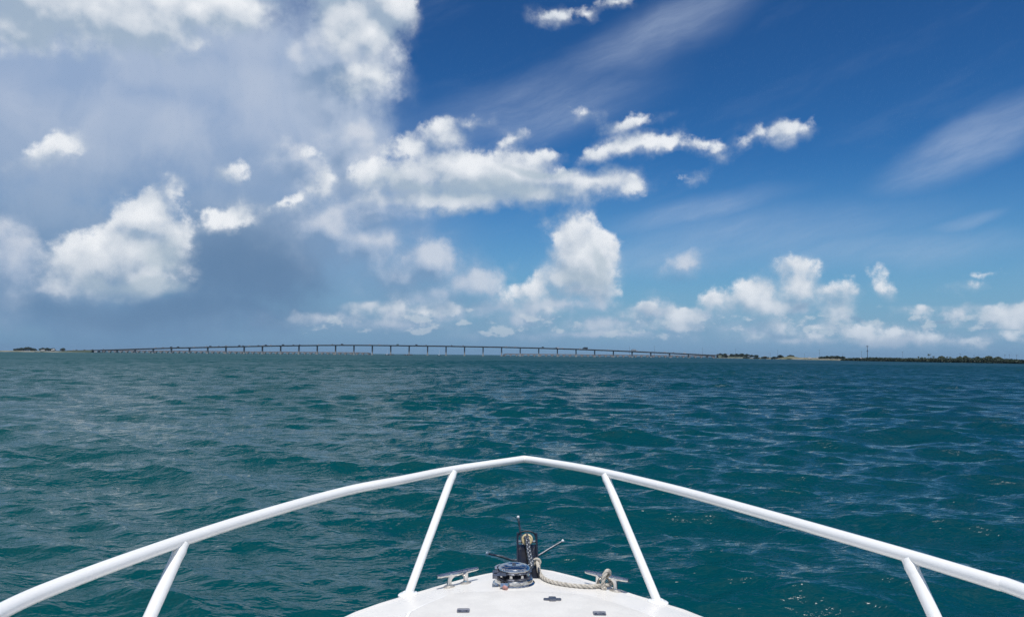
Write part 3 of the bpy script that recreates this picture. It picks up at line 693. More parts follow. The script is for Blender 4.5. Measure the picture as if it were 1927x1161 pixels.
hb = empty('highway_bridge', (*bpt(0), 0)); tag(hb, 'long dark highway bridge on tall piers arching gently across the water', 'bridge')
sL, sR = px_s(128), px_s(1372)
stations = [sL] + [i * SP for i in range(NP)] + [sR]
for a, c_ in zip(stations[:-1], stations[1:]):
    za, zc = road_z(a), road_z(c_); g = G()
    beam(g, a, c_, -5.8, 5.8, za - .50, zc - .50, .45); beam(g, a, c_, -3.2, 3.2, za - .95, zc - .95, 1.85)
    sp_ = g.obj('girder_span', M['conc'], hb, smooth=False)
    for o0 in (-5.8, 5.5):
        g = G(); beam(g, a, c_, o0, o0 + .3, za, zc, .50); g.obj('parapet', M['conc'], sp_, smooth=False)
for i in range(NP):
    s = i * SP; zt = road_z(s) - 2.8; g = G(); px_ = bpt(s)
    def slab(g, w, d, z0, z1, w1=None, d1=None):
        w1 = w1 or w; d1 = d1 or d
        cs = lambda w_, d_, z: [at(s + sx_ * w_ / 2, sy_ * d_ / 2, z) for sx_, sy_ in ((-1, -1), (1, -1), (1, 1), (-1, 1))]
        g.add(cs(w, d, z0) + cs(w1, d1, z1), [(0, 3, 2, 1), (4, 5, 6, 7), (0, 1, 5, 4), (1, 2, 6, 5), (2, 3, 7, 6), (3, 0, 4, 7)])
    zm = min(7.0, zt - .6) if zt > 2 else zt * .5
    slab(g, 2.5, 3.6, zm, zt - .5); slab(g, 2.6, 5.6, zt - .5, zt)
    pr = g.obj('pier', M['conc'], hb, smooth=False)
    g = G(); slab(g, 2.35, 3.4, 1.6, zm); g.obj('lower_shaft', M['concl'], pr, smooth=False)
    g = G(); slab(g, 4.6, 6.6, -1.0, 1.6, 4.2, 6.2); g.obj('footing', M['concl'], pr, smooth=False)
# timber fenders round the two channel piers
for i, lab in ((16, 'dark timber fender round the bridge pier left of the sailing boats gap'), (17, 'dark timber fender round the bridge pier right of the open channel')):
    s = i * SP; fe = empty('pier_fender', at(s, -7, 0)); tag(fe, lab, 'fender', 'fenders of the shipping channel')
    for z in (.9, 2.0):
        g = G(); beam(g, s - 11, s + 9, -8.0, -7.4, z + .35, z + .35, .6); g.obj('wale', M['wood'], fe, smooth=False)
    for k in range(9):
        x = s - 10.6 + k * 2.4; g = G(); beam(g, x, x + .5, -7.4, -6.9, 2.8, 2.8, 4.0); g.obj('pile', M['wood'], fe, smooth=False)

# the old arched viaduct behind it, in two pieces
OFF = 46.0
def viaduct(px0, px1, nb, zt0, zt1, label):
    s0, s1 = px_s(px0, OFF), px_s(px1, OFF); bay = (s1 - s0) / nb; w = 3.0
    root = empty('arch_viaduct', at(s0, OFF, 0)); tag(root, label, 'bridge', 'remains of the old arched viaduct')
    n = 10; rx = bay * .40; crown_ = 3.6
    poly = [(0, -1), (bay * .10, -1), (bay * .10, .5)] + [(bay / 2 - rx * math.cos(a), .5 + (crown_ - .5) * math.sin(a)) for a in np.linspace(0, math.pi, n)[1:-1]] + [(bay * .90, .5), (bay * .90, -1), (bay, -1), (bay, 4.9), (0, 4.9)]
    # built as quads so that the concave face shades cleanly
    xs = [0, bay * .10] + [bay / 2 - rx * math.cos(a) for a in np.linspace(0, math.pi, n)] + [bay * .90, bay]
    lows = [-1, -1] + [.5 + (crown_ - .5) * math.sin(a) for a in np.linspace(0, math.pi, n)] + [-1, -1]
    v = []; f = []; m_ = len(xs)
    for y in (-w, w):
        for x, lo in zip(xs, lows): v += [(x, y, lo), (x, y, 4.6)]
    for sd in (0, 1):
        o = sd * 2 * m_
        for i in range(m_ - 1): f.append((o + 2 * i, o + 2 * i + 2, o + 2 * i + 3, o + 2 * i + 1))
    for i in range(m_ - 1):
        f.append((2 * i, 2 * m_ + 2 * i, 2 * m_ + 2 * i + 2, 2 * i + 2)); f.append((2 * i + 1, 2 * i + 3, 2 * m_ + 2 * i + 3, 2 * m_ + 2 * i + 1))
    tmp = mesh('arch', v, f, M['old'], None, smooth=False); me_ = tmp.data; bpy.data.objects.remove(tmp)
    tmp = G(); tmp.box(0, bay, -3.25, -2.95, 0, .9); tmp.box(0, bay, -3.25, -2.95, 1.05, 1.25)
    for k in range(6): tmp.box(bay * k / 6, bay * k / 6 + .3, -3.22, -2.98, .9, 1.05)
    tmp = tmp.obj('parapet', M['old'], None, smooth=False); pm = tmp.data; bpy.data.objects.remove(tmp)
    for i in range(nb):
        a = at(s0 + i * bay, OFF, 0); zz = zt0 + (zt1 - zt0) * i / nb
        o = link('arch', me_, root, Vector(a) - root.location, (0, 0, -TH_B)); o.scale = (1, 1, zz / 4.6)
        p_ = link('parapet', pm, o, (0, 0, 4.6 - .2))
    for e_, s_ in ((s0, -1), (s1, 1)):
        g = G()
        v_ = [at(e_ + (0 if s_ > 0 else -3.4) + dx, OFF + dy, z) for z in (-1, 5.0) for dx, dy in ((0, -3.6), (3.4, -3.6), (3.4, 3.6), (0, 3.6))]
        g.add(v_, [(0, 3, 2, 1), (4, 5, 6, 7), (0, 1, 5, 4), (1, 2, 6, 5), (2, 3, 7, 6), (3, 0, 4, 7)]); g.obj('end_pier', M['conc'], root, smooth=False)
viaduct(196, 694, 46, 5.2, 5.0, 'long low stretch of old arched viaduct left of the channel gap')
viaduct(950, 1342, 35, 5.0, 4.8, 'low stretch of old arched viaduct right of the channel gap')

# ------------------------------------------------------------------ traffic on the bridge
ORD = ['first', 'second', 'third', 'fourth', 'fifth', 'sixth', 'seventh', 'eighth', 'ninth', 'tenth', 'eleventh', 'twelfth', 'thirteenth', 'fourteenth', 'fifteenth', 'sixteenth', 'seventeenth', 'eighteenth', 'nineteenth', 'twentieth']
def wheel(g, x, y, r_, w=.22):
    n = 10; v = [(x + r_ * math.cos(2 * math.pi * k / n), y + s_ * w / 2, r_ + r_ * math.sin(2 * math.pi * k / n)) for s_ in (-1, 1) for k in range(n)]
    g.add(v, [tuple(range(n)), tuple(range(n, 2 * n))[::-1]] + [(k, (k + 1) % n, n + (k + 1) % n, n + k) for k in range(n)])
CARS = {}
def car_mesh(kind, paint):
    if (kind, paint) in CARS: return CARS[(kind, paint)]
    g = G()
    if kind == 'car':
        g.cur = 0; g.prism([(-2.25, .3), (2.25, .3), (2.3, .62), (2.15, .82), (1.0, .95), (-1.9, .98), (-2.28, .85)], 'y', -.88, .88); g.prism([(-1.75, 1.42), (-1.2, 1.5), (.05, 1.5), (.3, 1.42)], 'y', -.66, .66)
        g.cur = 1; g.box(-1.95, 1.0, -.80, .80, .96, 1.44, (-1.55, .2, -.66, .66))
        ws = ((-1.4, .32), (1.4, .32)); yw = .8
    elif kind == 'van':
        g.cur = 0; g.prism([(-2.6, .35), (2.5, .35), (2.55, .95), (2.1, 1.15), (1.55, 1.2), (1.0, 2.05), (-2.55, 2.1)], 'y', -.95, .95)
        g.cur = 1; g.box(-2.2, 1.15, -.97, .97, 1.25, 1.75, (-2.2, .9, -.97, .97))
        ws = ((-1.6, .36), (1.6, .36)); yw = .86
    else:
        g.cur = 0; g.box(-5.2, 2.6, -1.25, 1.25, 1.0, 3.7); g.prism([(2.9, .6), (5.0, .6), (5.0, 1.6), (4.6, 2.7), (2.9, 2.8)], 'y', -1.15, 1.15)
        g.cur = 1; g.box(4.3, 4.95, -1.17, 1.17, 1.65, 2.45, (4.3, 4.65, -1.17, 1.17)); g.cur = 2; g.box(-5.0, 4.6, -.6, .6, .6, 1.0)
        ws = ((-4.0, .5), (-2.9, .5), (3.9, .5)); yw = 1.05
    g.cur = 2
    for x, r_ in ws:
        for s_ in (-1, 1): wheel(g, x, s_ * yw, r_)
    o = g.obj('tmp', [M[paint], M['glass'], M['tyre']], None); me_ = o.data; bpy.data.objects.remove(o); CARS[(kind, paint)] = me_; return me_
traffic = []
c2 = lambda x: 300 + x / 5.668; c3 = lambda x: 620 + x / 5.668; c4 = lambda x: 920 + x / 5.668; c5 = lambda x: 1240 + x / 5.668; c1 = lambda x: x / 6.02
for x, cl_ in ((840, 'white'), (875, 'dark'), (965, 'dark'), (1055, 'dark'), (1180, 'silver'), (1770, 'white'), (1850, 'dark')): traffic.append((c1(x), 'car', cl_))
for x, k, cl_ in ((45, 'car', 'silver'), (130, 'van', 'dark'), (205, 'van', 'dark'), (375, 'car', 'white'), (505, 'car', 'white'), (548, 'van', 'dark'), (635, 'car', 'silver'), (715, 'van', 'silver'), (855, 'van', 'dark'), (897, 'car', 'dark'), (960, 'car', 'white'), (1060, 'car', 'dark'), (1110, 'car', 'white'), (1140, 'van', 'dark'), (1190, 'car', 'white'), (1323, 'van', 'dark'), (1432, 'car', 'dark'), (1500, 'car', 'dark'), (1700, 'car', 'white'), (1850, 'car', 'silver')): traffic.append((c2(x), k, cl_))
for x, k, cl_ in ((30, 'car', 'silver'), (138, 'van', 'dark'), (432, 'car', 'white'), (537, 'car', 'white'), (727, 'van', 'green'), (930, 'van', 'dark'), (1030, 'car', 'silver'), (1305, 'car', 'dark'), (1425, 'car', 'silver')): traffic.append((c3(x), k, cl_))
for x, k, cl_ in ((185, 'car', 'white'), (280, 'car', 'white'), (577, 'van', 'dark'), (715, 'car', 'dark'), (738, 'van', 'white'), (782, 'car', 'white'), (975, 'car', 'white'), (1025, 'truck', 'dark'), (1272, 'car', 'white'), (1540, 'truck', 'silver'), (1582, 'car', 'white'), (1875, 'car', 'white')): traffic.append((c4(x), k, cl_))
for x, k, cl_ in ((60, 'car', 'white'), (150, 'car', 'silver'), (272, 'van', 'white')): traffic.append((c5(x), k, cl_))
def place_word(s):
    i = int(s // SP)
    if i < 0: return 'on the bridge ramp at the left shore'
    if i < 17: return 'on the bridge, %s span from the left' % ORD[i]
    return 'on the bridge, %s span from the right' % ORD[min(19, max(0, NP - 1 - i))]
labs = ['%s %s %s' % ({'green': 'dark green'}.get(c_, c_), 'box truck' if k == 'truck' else k, place_word(px_s(p_))) for p_, k, c_ in traffic]
names = {'car': 'car', 'van': 'van', 'truck': 'box_truck'}
for n_, (px_, k, cl_) in enumerate(traffic):
    lane = -3.6 if n_ % 2 else -1.9; s = px_s(px_); z = road_z(s) - .49
    sl = math.atan((road_z(s + 3) - road_z(s - 3)) / 6); flip = n_ % 2
    o = link(names[k], car_mesh(k, cl_), None, at(s, lane, z), (0, sl if flip else -sl, -TH_B + (math.pi if flip else 0))); o.scale = (1.12, 1.12, 1.18)
    same = sorted(traffic[i][0] for i in range(len(traffic)) if labs[i] == labs[n_]); lab = labs[n_]
    if len(same) > 1: lab += ', ' + (('left one', 'right one') if len(same) == 2 else ('left one', 'middle one', 'right one', 'far right one'))[same.index(px_)]
    tag(o, lab, 'truck' if k == 'truck' else k, 'vehicles on the highway bridge')

# ------------------------------------------------------------------ land on either side
def shore(name, pts, hts, depth, label, ref):
    """pts: waterline (x, y); land rises behind it"""
    P = np.array(spline(pts, 10)); H = np.array(spline([(h, 0) for h in hts], 10))[:, 0]
    v = []; cols = [(-6, -1.2), (0, -.25), (3, .25), (7, .55), (14, .8), (24, 1.0), (60, 1.0), (depth, .9), (depth + 10, -2)]
    for i, p in enumerate(P):
        t_ = P[min(i + 1, len(P) - 1)] - P[max(i - 1, 0)]; t_ /= np.linalg.norm(t_); nn = np.array([-t_[1], t_[0]]);
        if np.dot(nn, ref) < 0: nn = -nn
        for k_, (d, z) in enumerate(cols):
            j = rng.normal(0, 1.2) if 0 < k_ < 7 else 0; q = p + nn * (d + j)
            zz = z * H[i] * (1 + rng.normal(0, .07)) if z > 0 else z
            v.append((q[0], q[1], zz))
    m_ = len(cols); f = [(i * m_ + k_, i * m_ + k_ + 1, (i + 1) * m_ + k_ + 1, (i + 1) * m_ + k_) for i in range(len(P) - 1) for k_ in range(m_ - 1)]
    return tag(mesh(name, v, f, M['sand']), label, 'land', kind='structure')
def wl_pt(px, py): return onz(px, py, 0)[:2]
left_pts = [(-1900, 2050), (-1500, 1900)] + [tuple(ony(px, 661, Y)[:2]) for px, Y in ((-80, 1800), (0, 1770), (60, 1765), (120, 1772), (160, 1780), (186, 1788))]
shore('land', left_pts, [2.6, 2.6, 2.4, 2.4, 2.4, 1.6, .9, .7], 60, 'low sandy shore at the left end of the bridge', (0, 1))
YR = lambda px: float(np.interp(px, [1335, 1395, 1450, 1520, 1580, 1650, 1750, 1850, 1927, 2100], [1752, 1600, 1330, 1080, 890, 800, 700, 630, 585, 500]))
right_px = [1338, 1365, 1395, 1420, 1450, 1480, 1520, 1560, 1600, 1680, 1760, 1850, 1927, 2050, 2200]
shore('land', [tuple(ony(px, 675, YR(px))[:2]) for px in right_px] + [(700, 380), (1000, 250)], [.7, .9, 1.6, 2.6, 2.6, 2.2, 2.0, 1.6, .8, .6, 1, 1, 1, 1, 1, 1, 1], 170, 'low sandy and wooded shore at the right end of the bridge', (1, .25))
# embankments that carry the road on to the bridge
def embank(px0, px1, label):
    s0, s1 = px_s(px0), px_s(px1); e = empty('road_embankment', at(s0, 0, 0)); tag(e, label, 'embankment')
    g = G(); n = 12
    v = []
    for i in range(n + 1):
        s = s0 + (s1 - s0) * i / n; z = road_z(s) - 1.1; o_ = 7 + z
        v += [at(s, -o_, -.5), at(s, -6.2, z), at(s, 6.2, z), at(s, o_, -.5)]
    f = [(i * 4 + k, i * 4 + k + 1, i * 4 + k + 5, i * 4 + k + 4) for i in range(n) for k in range(3)] + [(0, 1, 2, 3), tuple(n * 4 + k for k in (3, 2, 1, 0))]
    g.add(v, f); g.obj('grade', M['leafd'], e, smooth=False)
    g = G(); beam(g, s0, s1, -5.6, 5.6, road_z(s0) - .95, road_z(s1) - .95, .12); g.obj('roadway', M['asph'], e, smooth=False)
    g = G(); beam(g, s0, s1, -5.9, -5.65, road_z(s0) - .2, road_z(s1) - .2, .35); g.obj('guard_rail', M['concl'], e, smooth=False)
embank(100, 176, 'dark scrubby embankment carrying the road to the left bridge end')
embank(1350, 1400, 'dark scrubby embankment carrying the road off the right bridge end')

# ------------------------------------------------------------------ trees and scrub
def leaves(centers, per, size, seed):
    r_ = np.random.default_rng(seed); V_ = []; 
    for (cx, cy, cz, ax_, ay_, az_) in centers:
        p = r_.normal(0, 1, (per, 3)); p /= np.linalg.norm(p, axis=1)[:, None]; p *= r_.uniform(.45, 1.0, (per, 1)) ** .5
        p = p * [ax_, ay_, az_] + [cx, cy, cz]; V_.append(p)
    P = np.concatenate(V_); n = len(P)
    a = r_.normal(0, 1, (n, 3)); a /= np.linalg.norm(a, axis=1)[:, None]; b_ = np.cross(a, r_.normal(0, 1, (n, 3))); b_ /= np.linalg.norm(b_, axis=1)[:, None]
    s = (size * r_.uniform(.6, 1.3, n))[:, None]
    vv_ = np.stack([P - a * s, P + b_ * s * .7, P + a * s, P - b_ * s * .7], 1).reshape(-1, 3)
    return vv_, np.arange(4 * n).reshape(-1, 4)
def leaf_obj(name, centers, per, size, m_, parent, seed):
    v, f = leaves(centers, per, size, seed)
    if parent is not None: v = v - np.array(origin_of(parent))
    me_ = bpy.data.meshes.new(name); me_.from_pydata(v.tolist(), [], f.tolist()); me_.materials.append(m_); me_.update()
    return link(name, me_, parent)
def tree(px, ytop, Y, ground, wpx, m_, label, name='tree', group=None, seed=0, lobes=11, per=130, size=None):
    b_ = ony(px, 668, Y); sc = Y / F_PX; zt = ony(px, ytop, Y)[2]; H = max(1.5, zt - ground); w = wpx * sc / 2
    r_ = random.Random(seed * 77 + int(px)); root = empty(name, (b_[0], b_[1], ground)); tag(root, label, 'tree' if name != 'bush' else 'bush', group)
    g = G(); tr = .035 * H + .08
    g.tube([(b_[0], b_[1], ground - .3), (b_[0] + .1 * w, b_[1], ground + H * .4), (b_[0] + .05 * w, b_[1], ground + H * .75)], [tr, tr * .7, tr * .3], 7)
    for k in range(3):
        a = r_.uniform(0, 6.28); g.tube([(b_[0] + .08 * w, b_[1], ground + H * .35), (b_[0] + math.cos(a) * w * .6, b_[1] + math.sin(a) * w * .5, ground + H * .65)], [tr * .5, tr * .2], 5)
    g.obj('trunk', M['bark'], root)
    cs = []
    for k in range(lobes):
        u_ = r_.uniform(-.8, .8); hh_ = (1 - .55 * u_ * u_) * r_.uniform(.62, .86); q = r_.uniform(.22, .42) * min(w, H)
        cs.append((b_[0] + u_ * w, b_[1] + r_.uniform(-.7, .7) * w * .6, ground + H * hh_ - q * .2, q * 1.25, q * 1.2, q * .75))
    cs += [(b_[0] + q_ * w, b_[1], ground + H * .38, w * .55, w * .5, H * .40) for q_ in (-.5, -.05, .5)]; cs.append((b_[0] + .05 * w, b_[1], ground + H - .22 * H, w * .35, w * .3, H * .22))
    leaf_obj('crown', cs, per, size or max(.40, sc * .62), m_, root, seed + int(px))
    return root
for i, (px, yt, w, lab) in enumerate(((31, 656, 12, 'small dark tree at the left end of the tree group on the left shore'), (40, 654.5, 16, 'dark rounded tree just left of the tallest tree on the left shore'), (52, 652.8, 18, 'tallest dark tree on the left shore'),
                                      (62, 655.2, 12, 'dark tree just right of the tallest tree on the left shore'), (80, 654.3, 12, 'dark tree at the left of the middle clump on the left shore'), (88, 654.6, 14, 'dark tree in the centre of the middle clump on the left shore'),
                                      (98, 655.5, 12, 'dark tree at the right of the middle clump on the left shore'), (118, 655.0, 10, 'lone dark tree by the road nearest the left bridge end'))):
    tree(px, yt, 1795, 2.8, w, M['leafd'], lab, seed=i, group='trees on the left shore')
rt = [(1355, 665, 12), (1364, 665.3, 12), (1377, 666, 10), (1386, 665.6, 12), (1396, 665.2, 13), (1405, 666, 11), (1414, 667.6, 9), (1423, 668, 9)]
for i, (px, yt, w) in enumerate(rt):
    tree(px, yt, YR(px) + 60, 3.2, w, M['leafd'], '%s dark tree from the left in the row above the right bridge end' % ORD[i], seed=20 + i, group='trees above the right bridge end')
tree(1405, 671.5, YR(1405) - 2, .3, 14, M['leafd'], 'dark mangrove at the foot of the right road embankment', 'bush', seed=44)
tree(1424, 672, YR(1424) - 2, .3, 14, M['leafd'], 'low dark mangrove at the water below the row of trees', 'bush', seed=45)
tree(1440, 671, YR(1440) - 2, .3, 16, M['leafd'], 'dark mangrove at the water left of the lone round tree', 'bush', seed=40)
tree(1457, 671, YR(1457) - 2, .3, 14, M['leafd'], 'dark mangrove touching the lone round tree on the right shore', 'bush', seed=41)
tree(1468, 667.6, YR(1468) + 4, 1.0, 12, M['leafd'], 'lone round dark tree at the water on the right shore', seed=42, per=160)
tree(1488, 668.0, YR(1488) + 30, 3.2, 13, M['leafd'], 'low dark bush on top of the sandy mound', 'bush', seed=43)
for i, (px, yt, w) in enumerate(((1546, 671, 12), (1556, 669.6, 14), (1566, 669.6, 14), (1575, 669.2, 14), (1585, 670.5, 12))):
    tree(px, yt, YR(px) + 25, 1.8, w, M['leafd'], '%s dark tree from the left in the clump behind the sandy strip' % ORD[i], seed=50 + i, group='clump of trees behind the sandy strip')
# a sandy mound beside the road
g = G(); c_ = ony(1488, 676, YR(1488) + 20); n = 20
for r_i in range(6):
    for k in range(n):
        q = r_i / 5; a = 2 * math.pi * k / n; g.v.append((c_[0] + math.cos(a) * 20 * q, c_[1] + math.sin(a) * 14 * q, 1.0 + 3.6 * (1 - q * q) ** 1.2 + rng.normal(0, .06)))
g.f = [(r_i * n + k, r_i * n + (k + 1) % n, (r_i + 1) * n + (k + 1) % n, (r_i + 1) * n + k) for r_i in range(5) for k in range(n)]; g.mi = [0] * len(g.f)
tag(g.obj('mound', M['sand']), 'small sandy mound crowned by a bush', 'mound', kind='structure')
# the mangrove belt: one dark mass
cs = []
r_ = np.random.default_rng(5)
for px in np.arange(1584, 2080, 1.55):
    for row in range(3):
        Y = YR(px) - 2.5 + row * 9 + r_.uniform(-1.5, 1.5)
        top = float(np.interp(px, [1584, 1600, 1640, 1700, 1740, 1800, 1850, 1900, 1927, 2080], [676, 673.2, 672.0, 672.8, 673.5, 673.6, 672.6, 675.2, 676.6, 678]))
        zt = max(1.2, ony(px, top, Y)[2]) * r_.uniform(.72, 1.04); p = ony(px, 680, Y); q = max(.7, zt * .42)
        cs.append((p[0], p[1], zt - q, q * 1.2, q * 1.2, q)); cs.append((p[0] + r_.uniform(-1, 1), p[1], zt * .30, q * 1.2, q * 1.2, zt * .45))
mg = leaf_obj('mangrove_belt', cs, 34, .52, M['leafd'], None, 99); tag(mg, 'dense dark mangrove belt along the right shore', 'mangroves', kind='stuff')
for i, (px, yt, w, lab) in enumerate(((1772, 669.6, 16, 'pale feathery tree rising from the mangroves right of the palms'), (1806, 670, 14, 'pale feathery tree left of two adjoining pale crowns'), (1817, 669.2, 16, 'tallest pale feathery tree in the mangrove belt'),
                                      (1840, 670.6, 14, 'dark rounded tree between the two groups of pale trees'), (1861, 669.6, 15, 'pale feathery tree in the rightmost group'), (1878, 671, 16, 'pale broad tree at the right end of the mangrove trees'))):
    tree(px, yt, YR(px) + 26, .8, w, M['leafp'] if 'pale' in lab else M['leafd'], lab, seed=70 + i, group='trees rising from the mangroves', per=140)
# palms
def palm(px, ytop, label, crown=1.7, n=13):
    Y = YR(px) + 22; z = ony(px, ytop, Y)[2]; b_ = ony(px, 670, Y); root = empty('palm_tree', (b_[0], b_[1], .7)); tag(root, label, 'palm', 'palms in the mangrove belt')
    g = G(); lean = random.uniform(-.3, .3); top = (b_[0] + lean, b_[1], z - .6); g.tube([(b_[0], b_[1], .3), (b_[0] + lean * .3, b_[1], z * .5), top], [.22, .17, .13], 8); g.obj('trunk', M['bark'], root)
    for k in range(n):
        a = 2 * math.pi * k / n + random.uniform(-.2, .2); el = random.uniform(-.35, .9); L = crown * random.uniform(.8, 1.1); v = []; m_ = 6
        for i in range(m_):
            u_ = i / (m_ - 1); r__ = L * u_ * math.cos(el * (1 - u_ * .3)); zz = top[2] + L * u_ * math.sin(el) - .75 * L * u_ * u_ ; w = .30 * math.sin(math.pi * min(.98, u_ * .85 + .12))
            for s_ in (-1, 0, 1): v.append((top[0] + r__ * math.cos(a) - s_ * w * math.sin(a), top[1] + r__ * math.sin(a) + s_ * w * math.cos(a), zz - abs(s_) * w * .6))
        f = [(i * 3 + j, i * 3 + j + 1, i * 3 + j + 4, i * 3 + j + 3) for i in range(m_ - 1) for j in range(2)]
        mesh('frond', v, f, M['leafd'], root)
for px, yt, lab, c_ in ((1728.5, 669.5, 'slender palm at the left of the group of palms', 1.3), (1735, 671, 'short palm second from the left in the group of palms', 1.4), (1741.5, 671.2, 'short palm just left of the tallest palm', 1.3),
                        (1748, 665, 'tallest palm standing above the mangroves', 1.6), (1756, 669.4, 'palm just right of the tallest palm', 1.6), (1783, 669.8, 'dark palm right of the pale feathery tree', 1.4), (1788.5, 670, 'rightmost dark palm of the group', 1.3)):
    palm(px, yt, lab, c_)

# ------------------------------------------------------------------ poles, mast, small buildings
def pole(px, ytop, Y, label, arm=True, r_=.20):
    b_ = ony(px, 670, Y); z = ony(px, ytop, Y)[2]; root = empty('utility_pole', (b_[0], b_[1], .5)); tag(root, label, 'pole', 'utility poles')
    g = G(); g.tube([(b_[0], b_[1], .2), (b_[0], b_[1], z)], [r_, r_ * .75], 8); g.obj('shaft', M['wood'], root)
    if arm:
        g = G(); g.box(b_[0] - .55, b_[0] + .55, b_[1] - .25, b_[1] - .1, z - .85, z - .75); g.obj('cross_arm', M['wood'], root)
        for s_ in (-.45, .45): g = G(); g.lathe([(.06, 0), (.09, .1), (.05, .25)], 8, (b_[0] + s_, b_[1] - .17, z - .7)); g.obj('insulator', M['greym'], root)
for px, yt, Y, lab in ((1184.5, 651.5, 1900, 'leftmost thin pole standing behind the right half of the bridge'), (1231.5, 650, 1900, 'thin pole behind the bridge, second from the left'), (1322, 654.5, 1800, 'thin pole behind the right end of the bridge'),
                       (1384.5, 656.5, 1650, 'thin pole above the trees at the right bridge end'), (1449.5, 664, 1420, 'short pole left of the lone round tree'), (1463.5, 659, 1330, 'thin pole beside the lone round tree'), (1514, 665.5, 1140, 'short pole right of the sandy mound'),
                       (1542, 657.8, 1060, 'tall thin pole at the left of the clump behind the sandy strip'), (1586, 666, 930, 'short pole at the right of the clump behind the sandy strip'), (1621.5, 660.5, 880, 'thin pole just left of the tall radio mast'), (1698.5, 661, 790, 'thin pole between the radio mast and the palms'),
                       (1751.5, 664.8, 740, 'thin pole beside the tallest palm'), (1807, 664.8, 700, 'thin pole rising behind the tallest pale tree'), (1833, 667.5, 680, 'short thin pole left of the rightmost pale trees'),
                       (1891, 666.5, 660, 'first of the three thin poles at the right edge'), (1899.5, 666.0, 660, 'middle of the three thin poles at the right edge'), (1913, 667.0, 650, 'last of the three thin poles at the right edge')):
    pole(px, yt, Y, lab, r_=max(.08, .115 * Y / 1000))
Y = 850; b_ = ony(1632.5, 670, Y); z = ony(1632.5, 650, Y)[2]; root = empty('radio_mast', (b_[0], b_[1], .5)); tag(root, 'tall dark radio mast with antennas rising from the mangroves', 'mast')
g = G(); g.tube([(b_[0], b_[1], .2), (b_[0], b_[1], z * .6), (b_[0], b_[1], z)], [.38, .30, .20], 10); g.obj('shaft', M['greym'], root)
for zz, w in ((z - .9, .75), (z * .64, .6)):
    for k in range(3):
        a = 2 * math.pi * k / 3; g = G(); x, y = b_[0] + w * math.cos(a), b_[1] + w * math.sin(a); g.box(x - .16, x + .16, y - .10, y + .10, zz - .7, zz + .7); g.obj('antenna', M['greym'], root)
def hut(px, ybase, Y, w, h, label, depth=6):
    b_ = ony(px, ybase, Y); z0 = max(.4, b_[2]); x, y = b_[0], b_[1]; root = empty('small_house', (x, y, z0)); tag(root, label, 'house')
    g = G(); g.box(x - w / 2, x + w / 2, y, y + depth, z0 - 1, z0 + h * .62); g.obj('wall', M['roof'], root, smooth=False)
    g = G(); g.prism([(x - w / 2 - .3, z0 + h * .62), (x + w / 2 + .3, z0 + h * .62), (x + w * .1, z0 + h), (x - w * .1, z0 + h)], 'y', y - .3, y + depth + .3); g.obj('roof', M['roof'], root, smooth=False)
    g = G(); g.box(x - w * .12, x + w * .12, y - .05, y + .02, z0 - .2, z0 + h * .45); g.obj('door', M['dark'], root, smooth=False)
hut(1624, 676.4, YR(1624) - 1, 1.8, 1.9, 'tiny white hut in front of the mangroves left of the mast')
hut(98.5, 658.9, 1785, 5, 2.4, 'small white house beside the middle tree clump on the left shore')
hut(79, 659.2, 1782, 6, 1.8, 'low white house in front of the middle tree clump on the left shore')
for px, py, k, cl_, Yc, lab in ((1370.5, 668.2, 'van', 'white', 1640, 'white van parked among the trees above the right bridge end'), (1409, 669.6, 'car', 'silver', 1520, 'silver car on the road past the right bridge end'),
                                (1440, 671.3, 'van', 'white', 1400, 'white van on the road left of the lone round tree'), (1523.5, 673.6, 'van', 'white', 1110, 'white van on the sandy strip, left of two'), (1540, 673.8, 'van', 'white', 1070, 'white van beside the tall thin pole on the sandy strip')):
    p = ony(px, py, Yc); o = link(names[k], car_mesh(k, cl_), None, (p[0], p[1], max(1.0, p[2] - .8)), (0, 0, .1)); tag(o, lab, k, 'vehicles on the right shore')

# ------------------------------------------------------------------ small craft by the bridge
def sloop(px, Y, label, ytop):
    p = ony(px, 668, Y); x, y = p[0], p[1]; root = empty('sailing_boat', (x, y, 0)); tag(root, label, 'sailing boat', 'small craft near the bridge')
    st = []; L = 4.2
    for u_ in np.linspace(-1, 1, 11):
        w = 1.25 * (1 - max(0, u_) ** 2.2) * (1 - .25 * max(0, -u_) ** 2) + .02
        st.append([(x + u_ * L, y - w, .95 + .25 * max(0, u_)), (x + u_ * L * .96, y - w * .7, .1), (x + u_ * L * .9, y, -.35), (x + u_ * L * .96, y + w * .7, .1), (x + u_ * L, y + w, .95 + .25 * max(0, u_))])
    v = [q for r__ in st for q in r__]; f = [(i * 5 + k, i * 5 + k + 1, i * 5 + k + 6, i * 5 + k + 5) for i in range(10) for k in range(4)] + [(i * 5, (i + 1) * 5, (i + 1) * 5 + 4, i * 5 + 4) for i in range(10)] + [(0, 1, 2, 3, 4)]
    mesh('hull', v, f, M['dark'], root)
    g = G(); g.box(x - 1.6, x + 1.4, y - .8, y + .8, .95, 1.5, (x - 1.5, x + 1.0, y - .6, y + .6)); g.obj('cabin', M['white'], root)
    zt = ony(px, ytop, Y)[2]; g = G(); g.tube([(x + .3, y, .9), (x + .3, y, zt)], [.22, .16], 8); g.obj('mast', M['white'], root)
    g = G(); g.tube([(x + .3, y, 2.1), (x - 2.8, y, 2.2)], .13, 8); g.obj('boom', M['white'], root)
sloop(728.5, 1740, 'sailing boat with a pale bare mast left of the fendered pier', 658.5)
sloop(826.5, 1735, 'sailing boat with a pale bare mast in the middle of the channel gap', 658.5)
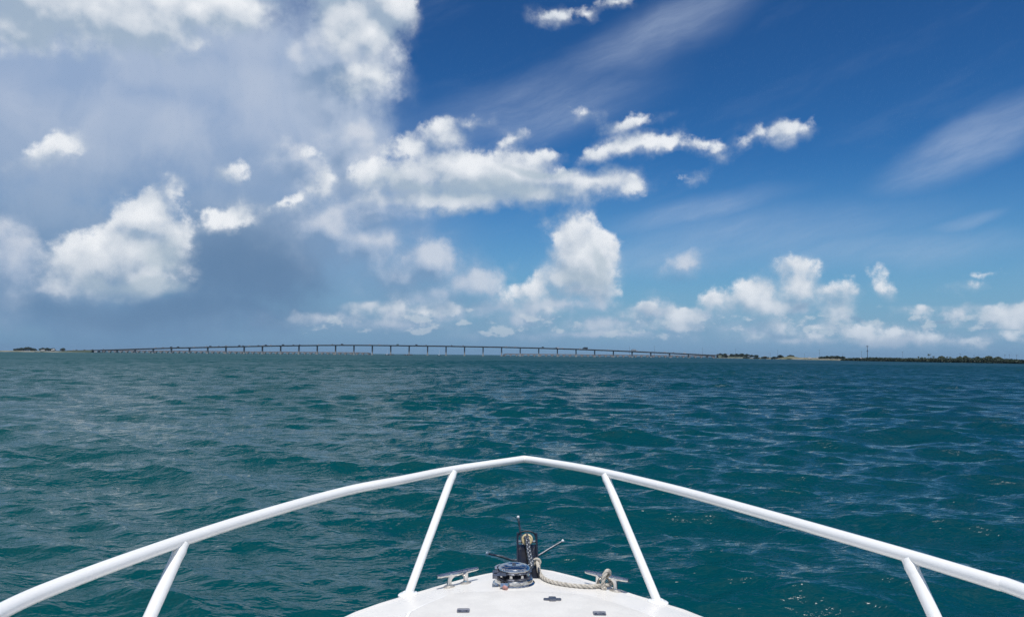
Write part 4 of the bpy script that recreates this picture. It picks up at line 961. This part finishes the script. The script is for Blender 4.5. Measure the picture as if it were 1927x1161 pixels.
def launch(px, Y, label, L=4.5, hullm='dark', rz=0):
    p = ony(px, 666, Y); x, y = p[0], p[1]; root = empty('motor_launch', (x, y, 0)); tag(root, label, 'boat', 'small craft near the bridge')
    st = []
    for u_ in np.linspace(-1, 1, 11):
        w = L * .26 * (1 - max(0, u_) ** 2.5) + .02; zt = 1.0 + .5 * max(0, u_)
        st.append([(x + u_ * L, y - w, zt), (x + u_ * L * .93, y - w * .8, .0), (x + u_ * L * .85, y, -.3), (x + u_ * L * .93, y + w * .8, .0), (x + u_ * L, y + w, zt)])
    v = [q for r__ in st for q in r__]; f = [(i * 5 + k, i * 5 + k + 1, i * 5 + k + 6, i * 5 + k + 5) for i in range(10) for k in range(4)] + [(i * 5, (i + 1) * 5, (i + 1) * 5 + 4, i * 5 + 4) for i in range(10)] + [(0, 1, 2, 3, 4)]
    mesh('hull', v, f, M[hullm], root)
    g = G(); g.box(x - L * .4, x + L * .3, y - L * .18, y + L * .18, 1.05, 1.05 + L * .28, (x - L * .38, x + L * .1, y - L * .15, y + L * .15)); cb = g.obj('cabin', M['white'], root)
    g = G(); g.box(x - L * .3, x + L * .12, y - L * .19, y + L * .19, 1.05 + L * .12, 1.05 + L * .2); g.obj('window', M['glass'], cb)
launch(180, 1745, 'dark-hulled motor boat with white cabin at the left bridge end', 7.0)
launch(765, 1745, 'small dark motor boat just left of the fendered pier', 3.0)

# ------------------------------------------------------------------ the air
g = G(); g.box(-9600, 9600, -9600, 9600, -3.0, 44.0)
hm = bpy.data.materials.new('sea_haze'); hm.use_nodes = True; t = NT(hm.node_tree); t.n.clear()
pv = t.n.new('ShaderNodeVolumePrincipled'); pv.inputs['Color'].default_value = (.38, .54, .72, 1); pv.inputs['Density'].default_value = .000045; pv.inputs['Anisotropy'].default_value = 0.0
mo = t.n.new('ShaderNodeOutputMaterial'); t.l.new(pv.outputs[0], mo.inputs['Volume'])
hz_o = g.obj('haze', hm, smooth=False); tag(hz_o, 'thin pale sea haze over the water', 'haze', kind='stuff')
